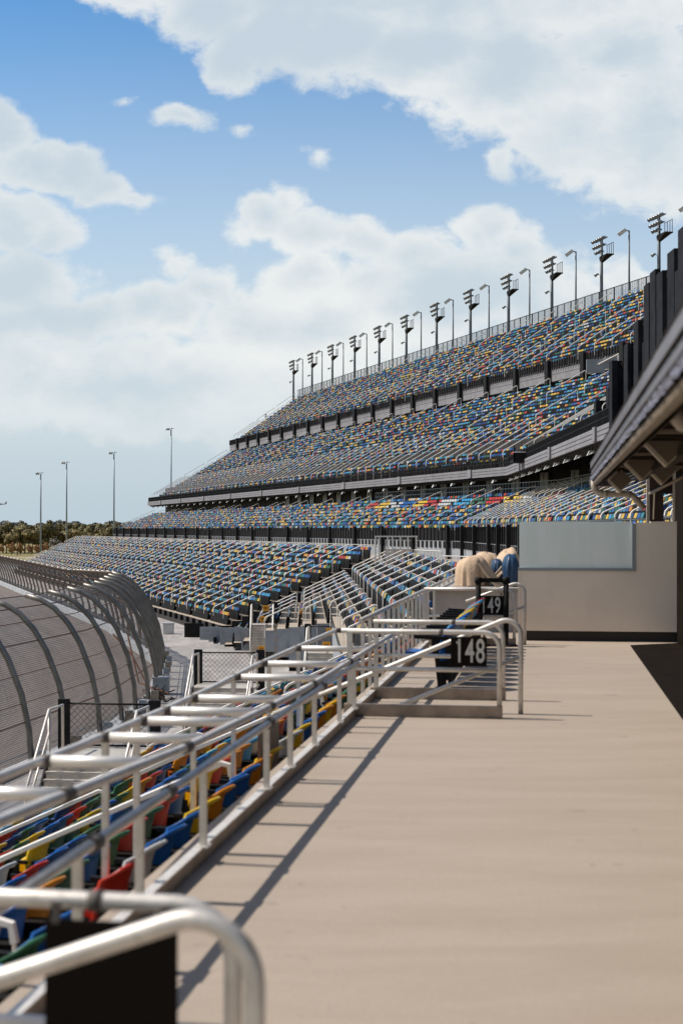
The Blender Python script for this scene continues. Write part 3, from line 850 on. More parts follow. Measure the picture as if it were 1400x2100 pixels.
# ------------------------------------------------------------------ light masts on the rim
rim_off = off + 0.6
def rim_t(x):
    q = (x - 700) / F; s_ = 40 + rim_off
    return s_ * (.949 - .314 * q) / (.314 + .949 * q)
def big_mast():
    root = empty('floodlight_mast')
    b = MB(); b.tube([(0, 0, -3), (0, 0, 6.4)], .19, 8, r2=.14); b.build('pole', POLE, root)
    for zz, k0 in ((6.35, 5), (5.75, 4), (5.2, 2)):
        b = MB(); b.obox((0, 0, zz), (1, 0, 0), (0, 1, 0), UP, .05, k0 * .26, .05); b.build('cross_arm', POLE, root)
        for k in range(k0):
            y = (k - (k0 - 1) / 2) * .5
            b = MB(); b.tube([(-.05, y, zz + .12), (-.30, y, zz + .02), (-.52, y, zz - .14)], .06, 7, r2=.17); b.build('lamp_head', LAMPM, root)
    b = MB(); b.obox((.2, -.75, 4.75), (1, 0, 0), (0, 1, 0), UP, .35, .85, .05)
    for yy in (-1.55, -1.1, -.6, -.1):
        b.obox((.5, yy, 5.3), (1, 0, 0), (0, 1, 0), UP, .02, .02, .55)
    b.obox((.5, -.8, 5.85), (1, 0, 0), (0, 1, 0), UP, .02, .78, .02)
    b.hexa([(-.1, -.1, 4.2), (.1, -.1, 4.2), (.1, .1, 4.2), (-.1, .1, 4.2), (-.2, -1.5, 4.7), (.5, -1.5, 4.7), (.5, .1, 4.7), (-.2, .1, 4.7)])
    b.build('platform', BLACK, root)
    b = MB(); b.tube([(0, 0, 3.05), (-.4, 0, 3.15)], .03, 5); b.tube([(-.3, 0, 3.2), (-.65, 0, 3.0)], .06, 6, r2=.17); b.build('side_lamp', LAMPM, root)
    return root
def small_mast():
    root = empty('slim_light_mast')
    b = MB(); b.tube([(0, 0, -3), (0, 0, 6.2)], .10, 7, r2=.075); b.build('pole', POLE, root)
    b = MB(); b.tube([(0, 0, 6.15), (-.35, 0, 6.25)], .05, 6); b.build('arm', POLE, root)
    b = MB(); b.obox((-.68, 0, 6.02), (1, 0, .75), (0, 1, 0), (-.75, 0, 1), .38, .16, .17); b.build('lamp_head', LAMPW, root)
    return root
bm_, sm_ = big_mast(), small_mast(); first = [True, True]
tk = rim_t(1350)
for i in range(13):
    for kind in (0, 1):
        s_t = tk + 10.08 * i + (5.04 if kind else 0)
        p = V18 * (40 + rim_off) + U18 * s_t
        if i == 12 and kind == 0: continue
        if s_t > TEND + 9 or i == 12: continue
        if first[kind]: r = (bm_, sm_)[kind]; first[kind] = False
        else: r = copy_tree((bm_, sm_)[kind])
        r.location = p + UP * (EYE + zr); r.rotation_euler = (0, 0, R(18.3 - 6))
        if kind == 0: tag(r, 'tall mast with a cluster of floodlights and a service platform on the stand rim', 'light mast', 'floodlight masts along the grandstand rim')
        else: tag(r, 'slim mast with one white lamp between floodlight masts on the stand rim', 'light mast', 'slim lamp masts along the grandstand rim')
r = copy_tree(sm_); p = V18 * (40 + rim_off) + U18 * (tk - 5.04); r.location = p + UP * (EYE + zr); tag(r, 'slim mast with one white lamp between floodlight masts on the stand rim', 'light mast', 'slim lamp masts along the grandstand rim')
# small floodlight on the end of the third tier
r = copy_tree(bm_); r.scale = (.42, .42, .42); r.location = pt(546, 872, 222) - UP * 1.0
tag(r, 'short floodlight mast at the far end of the third tier', 'light mast')

# four far masts on the left
for (px, top, D, lab) in ((84, 968, 560, 'leftmost and shortest of the four free-standing light masts beyond the track'), (137, 946, 560, 'light mast second from the left beyond the track'),
                          (234, 926, 420, 'third light mast from the left beyond the lower stand end'), (351, 877, 330, 'tallest light mast rising behind the far end of the balcony')):
    P0 = pt(px, 1085, D); zt = EYE + (1085 - top) / F * D; sc = D / 330
    root = empty('light_mast', (P0.x, P0.y, 0)); tag(root, lab, 'light mast')
    b = MB(); b.tube([(0, 0, 0), (0, 0, zt)], .30 * sc * .75, 8, r2=.16 * sc); b.build('pole', POLE2, root)
    b = MB(); b.obox((0, 0, zt - .2 * sc), (1, 0, 0), (0, 1, 0), UP, .7 * sc, .08, .06 * sc); b.build('cross_arm', POLE2, root)
    for k, xx in enumerate((-.75, -.3)):
        b = MB(); b.tube([(xx * sc, 0, zt - .15 * sc), ((xx - .35) * sc, 0, zt - .55 * sc)], .12 * sc, 7, r2=.28 * sc); b.build('lamp_head', LAMPM, root)

# ------------------------------------------------------------------ catch fence and barrier
cf = empty('catch_fence', (-8, 60, EYE - 6.5)); tag(cf, 'tall wire catch fence on curved steel posts leaning over the track', 'fence')
PROF = [(0.0, -0.3), (-0.08, .8), (-0.30, 1.8), (-0.68, 2.75), (-1.05, 3.35), (-1.5, 3.82), (-1.95, 4.08), (-2.45, 4.22)]
arcl = [0.0]
for a, b_ in zip(PROF, PROF[1:]): arcl.append(arcl[-1] + math.hypot(b_[0] - a[0], b_[1] - a[1]))
def fp(t, k, lift=0.0):
    o_, z = PROF[k]; z *= 1 - .17 * min(1, max(0, (t - 62) / 30)); p, d, n = LW.at(t, 0.0); lean = 0.0
    return Vector((p.x, p.y, EYE - 6.3 + z)) + n * (o_ + lean + lift)
# smooth normal: blend the path direction so posts fan evenly
b = MB(); ts = LW.samples(0, LW.L[-1] - 30, 3.0); prev = None
for t in ts:
    row = [fp(t, k) for k in range(len(PROF))]
    if prev:
        for k in range(len(PROF) - 1):
            b.sm = True
            b.quad(prev[1][k], row[k], row[k + 1], prev[1][k + 1], [(prev[0], arcl[k]), (t, arcl[k]), (t, arcl[k + 1]), (prev[0], arcl[k + 1])])
    prev = (t, row)
o = b.build('wire_mesh', CATCHM); under(o, cf)
t = 2.0; np_ = 0
while t < LW.L[-1] - 30 and np_ < 86:
    b = MB(); b.tube([fp(t, k, 0.06) for k in range(len(PROF))], 0.088, 7)
    b2 = MB(); p, d, n = LW.at(t, 0.28); b2.obox(p + UP * (EYE - 6.25), d, n, UP, .10, .13, .22)
    o = b.build('post', FPOST); under(o, cf); o2 = b2.build('post_base', PLATE if np_ % 2 else GREYP, o)
    t += 2.9 if t < 95 else 3.3; np_ += 1
for k, kk in ((1, .25), (1, .75), (2, .5), (3, .5), (4, .5), (5, .5), (6, .9), (0, .5)):
    b = MB(); pts = []
    for t in LW.samples(0, LW.L[-1] - 30, 4.0): pts.append(fp(t, k) * (1 - kk) + fp(t, min(k + 1, 7)) * kk)
    b.tube(pts, .016, 5); o = b.build('cable', CABLE if k != 0 else FPOST); under(o, cf)
# loose bundle of cables and debris at the fence foot
b = MB(); g0 = pt(335, 1440, 54) 
for i in range(30):
    a = Vector((rnd.uniform(-.5, .25), rnd.uniform(-.8, .8), rnd.uniform(0, .35))); pts = [g0 + a]
    for k in range(4): pts.append(pts[-1] + Vector((rnd.uniform(-.2, .2), rnd.uniform(-.3, .3), rnd.uniform(-.14, .14))))
    b.tube(pts, rnd.uniform(.012, .03), 4)
tag(b.build('cable_bundle', [BROWN]), 'tangled bundle of loose cables and rope at the foot of the fence', 'cables')
b = MB()
for dx_ in (0, .5):
    pts = [g0 + Vector((-.3 + dx_, .2, .3)), pt(300 - dx_ * 30, 1400, 55), pt(272, 1345, 55.5), pt(262 - dx_ * 60, 1300, 56)]
    b.tube(pts, .035, 5)
tag(b.build('loose_cable', CABLE), 'two rust-coloured cables running up the catch fence from the bundle', 'cable')
# barrier wall
bw = MB()
sweepbox(bw, LW, -0.30, 0.12, -7.6, -6.35, 0, LW.L[-1], 3)
tag(bw.build('barrier_wall', WALLC), 'long pale concrete barrier wall under the catch fence', 'wall')
# low grey crates on the apron foot
for (px, py, lab) in ((331, 1423, 'grey square box on the apron beside the fence foot'), (346, 1300, 'white bin on the far apron'),):
    D = 6.5 * F / (py - 1085); c = pt(px, py, D); root = empty('utility_box', c); tag(root, lab, 'box')
    b = MB(); b.box(-.3, .3, -.3, .3, 0.02, .62); b.build('body', GREYP if px == 331 else LAMPW, root)
    b = MB(); b.box(-.33, .33, -.33, .33, .625, .68); b.build('lid', GREYP, root)

# ------------------------------------------------------------------ stairs and gates at the stand foot
def chain_panel(mb, A, B, z0, z1):
    """diagonal wires between A and B (plan points)"""
    Lx = (B - A).length; d = (B - A).normalized(); h = z1 - z0; stp = .15
    k = -h
    while k < Lx:
        x0, x1 = max(0, k), min(Lx, k + h)
        if x1 > x0:
            mb.tube([A + d * x0 + UP * (EYE + z0 + (x0 - k)), A + d * x1 + UP * (EYE + z0 + (x1 - k))], .005, 3, False)
            mb.tube([A + d * x0 + UP * (EYE + z1 - (x0 - k)), A + d * x1 + UP * (EYE + z1 - (x1 - k))], .005, 3, False)
        k += stp
def gate_stair(base, wid, z0, z1, heading, lab, steps=12, gate=True, sign=True):
    """steps climb away from the camera; base = plan point of the front centre"""
    root = empty('access_stair', (base.x, base.y, EYE + z0)); tag(root, lab, 'stairs')
    d = heading.normalized(); l = Vector((d.y, -d.x, 0)); H = z1 - z0
    run = H * 0.9
    def loc(x, y, z): return l * x + d * y + UP * z
    b = MB()
    for k in range(steps):
        zz = H * (k + 1) / steps; yy = run * k / steps
        b.obox(loc(0, yy + run / steps / 2, zz - .02), l, d, UP, wid / 2, run / steps / 2, .02)
        b.obox(loc(0, yy + .012, zz - H / steps / 2 - .02), l, d, UP, wid / 2 - .02, .008, H / steps / 2 - .03)
    b.build('step', STEP, root)
    for s_ in (-1, 1):
        b = MB(); x = s_ * (wid / 2 + .05)
        b.tube([loc(x, -.1, .05), loc(x, -.1, .95), loc(x, run, H + 1.0), loc(x, run + .9, H + 1.0), loc(x, run + .9, H)], .035, 7)
        b.tube([loc(x, -.1, .5), loc(x, run, H + .5)], .028, 6)
        b.tube([loc(x, run, H + 1.0), loc(x, run, 0)], .035, 6)
        b.build('handrail', WHITE_RAIL if base.y > 50 else ALU, root)
        b = MB(); b.obox(loc(x, run / 2 + .1, H * .5 - .02), l, (d * run + UP * H), (UP * run - d * H), .02, math.hypot(run, H) / 2, .13); b.build('stringer', BLACK, root)
    b = MB(); b.obox(loc(0, run + .6, H - .04), l, d, UP, wid / 2 + .1, .6, .04); b.build('landing', STEP, root)
    if gate:
        for s_ in (-1, 1):
            b = MB(); b.obox(loc(s_ * (wid / 2 + .12), run + 1.2, H + .45), l, d, UP, .13, .05, .65)
            b.build('gate_post', BLACK, root)
        b = MB(); Wp = d * (run + 1.2)
        bb = MB(); chain_panel(bb, Wp - l * wid / 2, Wp + l * wid / 2, -EYE + H + .05, -EYE + H + 1.0)
        bb.tube([loc(-wid / 2, run + 1.2, H + 1.0), loc(wid / 2, run + 1.2, H + 1.0)], .025, 6)
        bb.tube([loc(-wid / 2, run + 1.2, H + .05), loc(wid / 2, run + 1.2, H + .05)], .025, 6)
        bb.build('gate_mesh', BLACK, root)
    if sign:
        for (x, y, z) in ((0, -.12, H * .30), (.0, run + 1.12, H + .22), (.15, run + 1.12, H + .78)):
            b = MB(); b.obox(loc(x, y, z), l, d, UP, .16, .012, .15)
            b.m = 1
            for q in (-.05, .0, .05): b.obox(loc(x, y - .016, z + q), l, d, UP, .10, .003, .012)
            b.build('warning_sign', [ORANGE, BLACK], root)
    return root
gate_stair(pt(536, 1350, 71.5) * 1.0, 1.02, -6.5, -4.9, Vector((-.0246, 1, 0)), 'metal access stair with white handrails and orange signs at the stand foot', steps=13)
gate_stair(pt(660, 1352, 56) * 1.0, 1.30, -6.5, -5.0, Vector((0.06, 1, 0)), 'access stair with a square orange sign and chain-link gate right of the panels', steps=10)
gate_stair(pt(440, 1500, 43.5) * 1.0, 1.8, -6.5, -5.0, Vector((0.1, 1, 0)), 'access stair and black gate post beside the fence, partly hidden by railings', steps=10, sign=False)
gate_stair(pt(150, 1740, 30) * 1.0, 1.9, -6.5, -5.0, Vector((0.14, 1, 0)), 'nearest access stair with white rails and chain-link gate at lower left', steps=10, sign=False)

# vestibule of tall metal frames at the head of the bend
root = empty('vomitory_frame', pt(808, 1150, 76)); tag(root, 'open steel framework of uprights over a small stair at the bend', 'steel frame')
b = MB(); c0 = None
for x in (-1.0, -.8, -.35, -.1, .35, .75, 1.2): b.obox((x, .4 * (x > 0), .55), (1, 0, 0), (0, 1, 0), UP, .035, .035, .75)
b.build('upright', WHITE_RAIL, root)
b = MB(); b.obox((.1, 0, 1.3), (1, 0, 0), (0, 1, 0), UP, 1.15, .04, .035); b.build('top_rail', WHITE_RAIL, root)
b = MB()
for k in range(5): b.obox((.3, .3 + .2 * k, -.1 + .16 * k), (1, 0, 0), (0, 1, 0), UP, .75, .1, .07)
b.build('step', STEP, root)
for (x0, x1, y, lab) in ((850, 905, 1128, 'short grey fence panel right of the steel framework'), (905, 1000, 1140, 'grey railing between the framework and the tan covers')):
    A, B = pt(x0, y, 74), pt(x1, y + 3, 66); b = MB()
    for z in (0.0, .45, .9): b.tube([A - UP * z, B - UP * z], .03, 5)
    for k in range(9):
        q = A + (B - A) * (k / 8); b.tube([q, q - UP * 1.2], .022, 4)
    tag(b.build('concourse_railing', ALU), lab, 'railing')

# ================================================================== NEAR WALKWAY RAILS
ZT = -1.31     # ladder rail height rel. eye
XL, XRR = -2.83, -2.15
# kerb plate
def kerb(name, d0, d1, lab):
    b = MB()
    A, B = W(-2.0, d0, -1.9), W(-2.0, d1, -1.9)
    b.obox((A + B) / 2 + UP * .042, WD, WL, UP, (B - A).length / 2, .022, .043)
    b.m = 1
    b.obox((A + B) / 2 + UP * .091, WD, WL, UP, (B - A).length / 2, .028, .005)
    return tag(b.build(name, [PLATE, ALU]), lab, 'kerb')
kerb('kerb_plate', 1.5, 14.45, 'metal kick plate along the walkway edge in the foreground')
kerb('kerb_plate', 14.6, 23.0, 'metal kick plate along the walkway edge behind the number 148 stairwell')
# low guard with pickets, carrying the ladder-like outer rail
lg = empty('guard_railing', W(-2.08, 4, -1.9)); tag(lg, 'double ladder-like aluminium railing on posts along the near walkway edge', 'railing')
def lgp(b, name, m): o = b.build(name, m); under(o, lg); return o
b = MB(); b.tube([W(-1.96, 3.6, -1.345), W(-1.96, 14.4, -1.352)], .026, 10); lgp(b, 'lower_rail', ALU)
D = 5.0
for D in (5.0, 5.95, 6.85, 8.1, 9.9, 10.8, 11.9, 13.3, 14.3):
    b = MB(); b.obox(W(-1.98, D, -1.60), WD, WL, UP, .019, .019, .22); po = lgp(b, 'post', ALU)
    b = MB(); b.obox(W(-1.98, D, -1.805), WD, WL, UP, .05, .036, .006); b.build('base_plate', ALU, po)
RP = [(3.0, -2.24, -1.04, -2.50), (4.0, -2.19, -1.08, -2.54), (6.1, -2.117, -1.155, -2.60), (8.0, -2.05, -1.228, -2.665), (10.0, -2.017, -1.27, -2.71), (11.5, -1.996, -1.298, -2.76), (13.5, -1.988, -1.305, -2.82), (17.0, -1.98, -1.31, -2.80), (19.5, -1.975, -1.31, -2.78)]
def rpv(D, k):
    for a, b_ in zip(RP, RP[1:]):
        if D <= b_[0]: return a[k] + (b_[k] - a[k]) * (D - a[0]) / (b_[0] - a[0])
    return RP[-1][k]
PI_ = lambda D: W(rpv(D, 1), D, rpv(D, 2))
PO_ = lambda D: W(rpv(D, 3), D, rpv(D, 2))
b = MB(); b.tube([PI_(D_ / 2) for D_ in range(7, 37)], .026, 10); lgp(b, 'inner_rail', ALU)
b = MB(); b.tube([PO_(D_ / 2) for D_ in range(6, 38)], .026, 10); lgp(b, 'outer_rail', ALU)
for D in (5.1, 6.19, 7.3, 8.36, 9.22, 9.83, 10.7, 12.4, 13.7, 15.5, 18.3):
    A, B = PO_(D + .10), PI_(D)
    b = MB(); b.tube([A, B], .031, 12); ro = lgp(b, 'rung', mat('rung_metal', (0.80, 0.76, 0.71), 0.38, 0.35))
    b = MB(); b.tube([A - (B - A) * .02, A + (B - A) * .09], .033, 10); b.build('clamp', RUBBER, ro)
for D in (6.0, 8.55, 9.25, 10.9, 12.5, 14.2, 15.8):
    b = MB(); b.obox(PO_(D) - UP * .76, WD, WL, UP, .019, .019, .75); lgp(b, 'outer_post', ALU)
for (D0, D1) in ((12.0, 12.9),):
    b = MB(); b.tube([W(-1.965, D0, -1.35), PI_(D1)], .026, 10); lgp(b, 'brace', ALU)
for D in (6.1, 7.3, 9.9, 12.2):
    b = MB(); b.tube([W(-1.96, D - .05, -1.35), W(-1.96, D + .05, -1.35)], .038, 10); lgp(b, 'clamp', RUBBER)
for D in (6.2, 8.0, 10.2, 11.9, 14.0):
    b = MB(); b.tube([PI_(D - .05), PI_(D + .05)], .036, 10); lgp(b, 'clamp', RUBBER)
# dark infill panel
b = MB(); b.obox(W(-2.60, 13.1, -2.03), WD, WL, UP, .45, .01, .23); lgp(b, 'infill_panel', mat('infill', (0.11, 0.085, 0.07), 0.5))

# picket guard 148 -> 149
pg = empty('picket_railing', W(-2.08, 16, -1.9)); tag(pg, 'aluminium picket railing on the walkway edge between stairwells 148 and 149', 'railing')
b = MB(); b.tube([W(-2.08, 15.5, -1.0), W(-2.08, 23.2, -1.0)], .026, 10); o = b.build('top_rail', ALU); under(o, pg)
D = 15.7
while D < 23.2:
    b = MB(); b.obox(W(-2.08, D, -1.4), WD, WL, UP, .020, .020, .40); o = b.build('picket', ALU); under(o, pg); D += .62
# rail continuing past the platform
b = MB(); b.tube([W(-2.08, 23.4, -1.0), W(-2.08, 38, -1.0)], .026, 8)
D = 24
while D < 38: b.obox(W(-2.08, D, -1.4), WD, WL, UP, .02, .02, .45); D += 1.2
tag(b.build('edge_railing', ALU), 'aluminium railing continuing along the walkway edge beyond stairwell 149', 'railing')

def arc(c, a0, a1, r, n, f):
    return [f(c[0] + r * math.cos(a0 + (a1 - a0) * k / n), c[1] + r * math.sin(a0 + (a1 - a0) * k / n)) for k in range(n + 1)]
def text_obj(txt, size, m, parent, loc, rot, name='number', sx=0.56):
    cu = bpy.data.curves.new(name, 'FONT'); cu.body = txt; cu.size = size; cu.extrude = 0.003; cu.align_x = 'CENTER'; cu.align_y = 'CENTER'
    cu.offset = 0.004; cu.space_character = 1.12
    tmp = bpy.data.objects.new(name, cu); COL.objects.link(tmp)
    dg = bpy.context.evaluated_depsgraph_get(); me = bpy.data.meshes.new_from_object(tmp.evaluated_get(dg))
    bpy.data.objects.remove(tmp); me.materials.clear(); me.materials.append(m)
    o = bpy.data.objects.new(name, me); COL.objects.link(o); o.parent = parent; o.location = loc; o.rotation_euler = rot; o.scale = (sx, 1, 1)
    return o
def guard_frame(lab, D, x1, mid=True, x0=-2.08, ztop=-1.04, bottom=True):
    """lateral guard across the walkway end of a stairwell: bar with bent end, posts, plate"""
    root = empty('stairwell_guard', W(x0, D, -1.9)); tag(root, lab, 'railing')
    def f(x, z): return WL * (x - x0) + UP * (z + 1.9)
    def ad(b, name, m): return b.build(name, m, root)
    b = MB(); r = .16
    pts = [f(x0, ztop), f((x0 + x1) / 2, ztop), f(x1 - r, ztop)] + arc((x1 - r, ztop - r), math.pi / 2, 0, r, 6, f)[1:] + [f(x1, -1.9)]
    b.tube(pts, .026, 12); ad(b, 'top_rail', ALU)
    b = MB(); b.tube([f(x0, -1.42), f(x1, -1.42)], .024, 10); ad(b, 'mid_rail', ALU)
    b = MB(); b.obox(f(x0 + .03, (ztop - 1.9) / 2), WL, WD, UP, .025, .025, (ztop + 1.9) / 2); ad(b, 'post', ALU)
    if bottom:
        b = MB(); b.obox(f((x0 + x1) / 2, -1.9 + .06), WL, WD, UP, (x1 - x0) / 2 + .03, .04, .062); ad(b, 'kick_plate', PLATE)
        for xx in (x0 + .1, x1 - .06):
            b = MB(); b.obox(f(xx, -1.895), WL, WD, UP, .07, .07, .006); ad(b, 'foot', RUBBER)
    b = MB(); xm = x0 + (x1 - x0) * .62; b.tube([f(xm - .02, ztop), f(xm + .02, ztop)], .031, 10); ad(b, 'clamp', RUBBER)
    return root, f
def hoop(lab, D, xh, ztop, xl, slope, mid=True, off=0.0):
    """stair handrail: post at xh, hoop over the top, then sloping down to the left"""
    root = empty('stair_handrail', W(xh, D, -1.9)); tag(root, lab, 'handrail')
    def f(x, z): return WL * (x - xh) + UP * (z + 1.9)
    r = .15; th = math.atan(slope)
    # arc from vertical post (angle 0) to tangent of sloped rail
    c = (xh - r, ztop - r)
    a1 = math.pi / 2 + th
    pts = [f(xh, -1.9), f(xh, ztop - r - .3)] + arc(c, 0, a1, r, 9, f)
    ex, ez = c[0] + r * math.cos(a1), c[1] + r * math.sin(a1)
    pts += [f((ex + xl) / 2, ez - slope * (ex - xl) / 2), f(xl, ez - slope * (ex - xl))]
    b = MB(); b.tube(pts, .026, 12); b.build('top_rail', ALU, root)
    if mid:
        z0 = ez - .36
        b = MB(); b.tube([f(xh, z0 - slope * .0), f(xl, z0 - slope * (xh - xl))], .024, 10); b.build('mid_rail', ALU, root)
    b = MB(); b.tube([f(xl + .3, ez - slope * (ex - xl) + slope * .3), f(xl + .3, ez - slope * (ex - xl) - .75)], .024, 8); b.build('post', ALU, root)
    return root
Xat = lambda px, D: (px - 700) / F * D - K * D
# stairwell 148
g148, f148 = guard_frame('front guard rail of stairwell 148 with its number sign', 14.5, Xat(1021, 14.4))
guard_frame('rear guard rail of stairwell 148 behind the number sign', 16.0, Xat(1028, 15.8), x0=-2.0)
hoop('bent stair handrail rising beside the 148 sign', 14.62, Xat(1066, 14.4), -.94, -2.9, .42)
def plate(D, pxl, pxr, pyt, pyb, txt, lab, tall=None):
    A = pt(pxl, pyt, D); B = pt(pxr, pyb, D); wd = (B.x - A.x) / WL.x; h = A.z - B.z
    c = (A + B) / 2; root = empty('number_sign', c, math.atan2(WL.y, WL.x)); tag(root, lab, 'sign')
    b = MB(); b.box(-wd / 2, wd / 2, -.006, .006, -h / 2, h / 2); root_p = b.build('panel', SIGNB, root)
    if txt: text_obj(txt, h * 1.14, SIGNW, root_p, (.012, -.0125, -h * .02), (R(90), 0, 0), 'number')
    if txt:
        b = MB(); b.obox((-wd * .295, -.0135, h * .325), (.75, 0, .66), (0, 1, 0), (-.66, 0, .75), wd * .055, .002, h * .035); b.build('number_flag', SIGNW, root_p)
    for x in (-wd * .42, wd * .42):
        b = MB(); b.obox((x, 0, h / 2 + .02), (1, 0, 0), (0, 1, 0), UP, .012, .008, .03)
        b.build('strap', RUBBER, root_p)
    return root
plate(14.42, 924, 997, 1306, 1366, '148', 'black sign with white number 148 hanging on the guard rail')
# stairwell 149
guard_frame('guard rail of stairwell 149 in front of the grey platform', 23.3, Xat(1052, 23.2), ztop=-.98)
hoop('bent stair handrail beside the 149 sign and the pale wall', 23.38, Xat(1075, 23.2), -.90, -1.4, .38)
s149 = plate(23.2, 977, 1031, 1222, 1262, '149', 'black sign with number 149 partly hidden by a row of seats')
# stairwell at the camera
guard_frame('nearest guard rail across the lower left foreground', 4.15, Xat(478, 4.05), x0=-1.95, ztop=-1.06, bottom=False)
hoop('large blurred bent handrail in the lower left corner', 3.42, Xat(518, 3.4), -.945, -2.6, .36, mid=False)
plate(3.95, 90, 366, 1890, 2190, '', 'blank black panel hanging below the nearest handrail')

# ------------------------------------------------------------------ seats on the walkway
cols = ['blue', 'light_blue', 'blue', 'blue', 'yellow', 'yellow', 'teal', 'orange', 'light_blue', 'light_blue', 'red']
for i, c in enumerate(cols):
    D = 17.0 + i * .56
    P0 = W(Xat(962 + i * 4.2, D), D, -1.9)
    P0 = W(-1.33, D, -1.9)
    add_seat(P0, -WL, c, '%s seat, %s in the row on the walkway behind sign 148' % (c.replace('_', ' '), ORD[i]) , 'row of seats on the walkway', folded=(i != 0), arms=True)
# platform with tarp covers
root = empty('raised_platform', W(-1.8, 26.5, -1.9)); tag(root, 'grey raised platform behind stairwell 149 carrying tan covers', 'platform')
def q(x, d, z): return W(x, d, z) - root.location
b = MB(); P = [(-2.15, 26.3), (-.40, 26.3), (-.40, 34), (-2.15, 34)]
b.hexa([q(x, d, -1.9) for x, d in P] + [q(x, d, -1.14) for x, d in P]); b.build('body', PLAT, root)
b = MB(); P = [(-2.2, 26.2), (-.38, 26.2), (-.38, 34.1), (-2.2, 34.1)]
b.hexa([q(x, d, -1.137) for x, d in P] + [q(x, d, -1.09) for x, d in P]); b.build('deck', mat('ribbed_deck', (0.30, 0.28, 0.26), .6, 0, .15, 8), root)
def cover(name, c, rx, ry, h, m, lab, peak=0.0, seed=1, tilt=0.0):
    r_ = random.Random(seed); b = MB(); nu, nv = 56, 22; base = 0; ph = [r_.uniform(0, 6.28) for _ in range(6)]
    for j in range(nv + 1):
        t_ = j / nv
        for i in range(nu):
            a = 2 * math.pi * i / nu
            se = lambda v_, e: math.copysign(abs(v_) ** e, v_)
            rr = (1 - max(0, t_ - .25) ** 2.2 * 1.55) if t_ < 1 else 0.02
            rr = max(.02, rr)
            fold = 1 + (1.15 - t_) * (.07 * math.sin(4 * a + ph[0] + t_ * 2.5) + .05 * math.sin(9 * a + ph[1] - t_ * 2) + .03 * math.sin(15 * a + ph[3]))
            x = se(math.cos(a), .75) * rx * rr * fold; y = se(math.sin(a), .75) * ry * rr * fold
            z = h * (math.sin(t_ * math.pi / 2)) * (1 + peak * math.sin(a + ph[2]) * .9 * t_ * rr) + tilt * x + .012 * math.sin(3 * a + 9 * t_)
            b.v.append((x, y, max(0, z)))
    b.sm = True
    for j in range(nv):
        for i in range(nu): a = j * nu + i; a2 = j * nu + (i + 1) % nu; b.face((a, a2, a2 + nu, a + nu))
    b.face(tuple(nv * nu + i for i in range(nu)))
    o = b.build(name, m); o.location = c; return tag(o, lab, 'cover')
cover('equipment_cover', W(-1.53, 27.4, -1.085), .30, .42, .56, TARP, 'large tan tarp cover, left of the group on the platform', .12, 3, .0)
cover('equipment_cover', W(-1.32, 29.4, -1.085), .30, .40, .60, TARP, 'tan tarp cover at the back of the group on the platform', .1, 5)
cover('equipment_cover', W(-.90, 28.4, -1.085), .24, .36, .66, TARP, 'pale tan tarp cover between the blue covers on the platform', .2, 8, .3)
cover('equipment_cover', W(-.78, 27.1, -1.085), .16, .30, .60, BLUEC, 'large dark blue rounded cover nearest the pale wall', .05, 9)
cover('equipment_cover', W(-1.05, 27.6, -1.085), .13, .25, .50, BLUEC, 'smaller dark blue cover between the tan tarps', .05, 12)
def drape(name, A, B, C, D_, m, lab, seed):
    r_ = random.Random(seed); b = MB(); n1_, n2_ = 16, 8
    for j in range(n2_ + 1):
        for i in range(n1_ + 1):
            u_, v_ = i / n1_, j / n2_
            p = A.lerp(B, u_).lerp(D_.lerp(C, u_), v_) + UP * (-.05 * math.sin(math.pi * u_) + .018 * math.sin(v_ * 9 + u_ * 3)) + WD * (.03 * math.sin(v_ * 14))
            b.v.append(tuple(p)); 
    n0 = len(b.v); b.v += [(x + .01, y + .012, z - .008) for x, y, z in b.v]
    b.sm = True
    for j in range(n2_):
        for i in range(n1_):
            a = j * (n1_ + 1) + i; q_ = (a, a + 1, a + n1_ + 2, a + n1_ + 1); b.face(q_); b.face(tuple(n0 + k for k in reversed(q_)))
    return tag(b.build(name, m), lab, 'cloth')
drape('draped_cloth', pt(996, 1150, 26.9), pt(1043, 1212, 26.8), pt(1030, 1214, 26.6), pt(978, 1156, 26.7), TARP, 'tan cloth sloping down to the right off the large tan cover', 1)
drape('draped_cloth', pt(1056, 1143, 27.2), pt(1008, 1196, 27.0), pt(1000, 1184, 27.1), pt(1040, 1141, 27.4), TARP, 'pale tan cloth stretched between the two dark blue covers', 2)
# black barrier frame
root = empty('belt_barrier', pt(1037, 1325, 23.1)); tag(root, 'black barrier frame of two posts and a crossbar by sign 149', 'barrier')
for px in (980, 1037):
    x = (px - 1037) / F * 23.1
    b = MB(); b.tube([(x, 0, .02), (x, 0, 1.05)], .045, 10); b.tube([(x, 0, 1.02), (x, 0, 1.12)], .06, 10); b.build('post', BLACKP, root)
    b = MB(); b.tube([(x, 0, 0.0), (x, 0, .03)], .20, 18, r2=.17); b.build('base', BLACKP, root)
b = MB(); b.obox(((980 - 1037) / 2 / F * 23.1, 0, 1.07), (1, 0, 0), (0, 1, 0), UP, .23, .02, .035); b.build('crossbar', BLACKP, root)

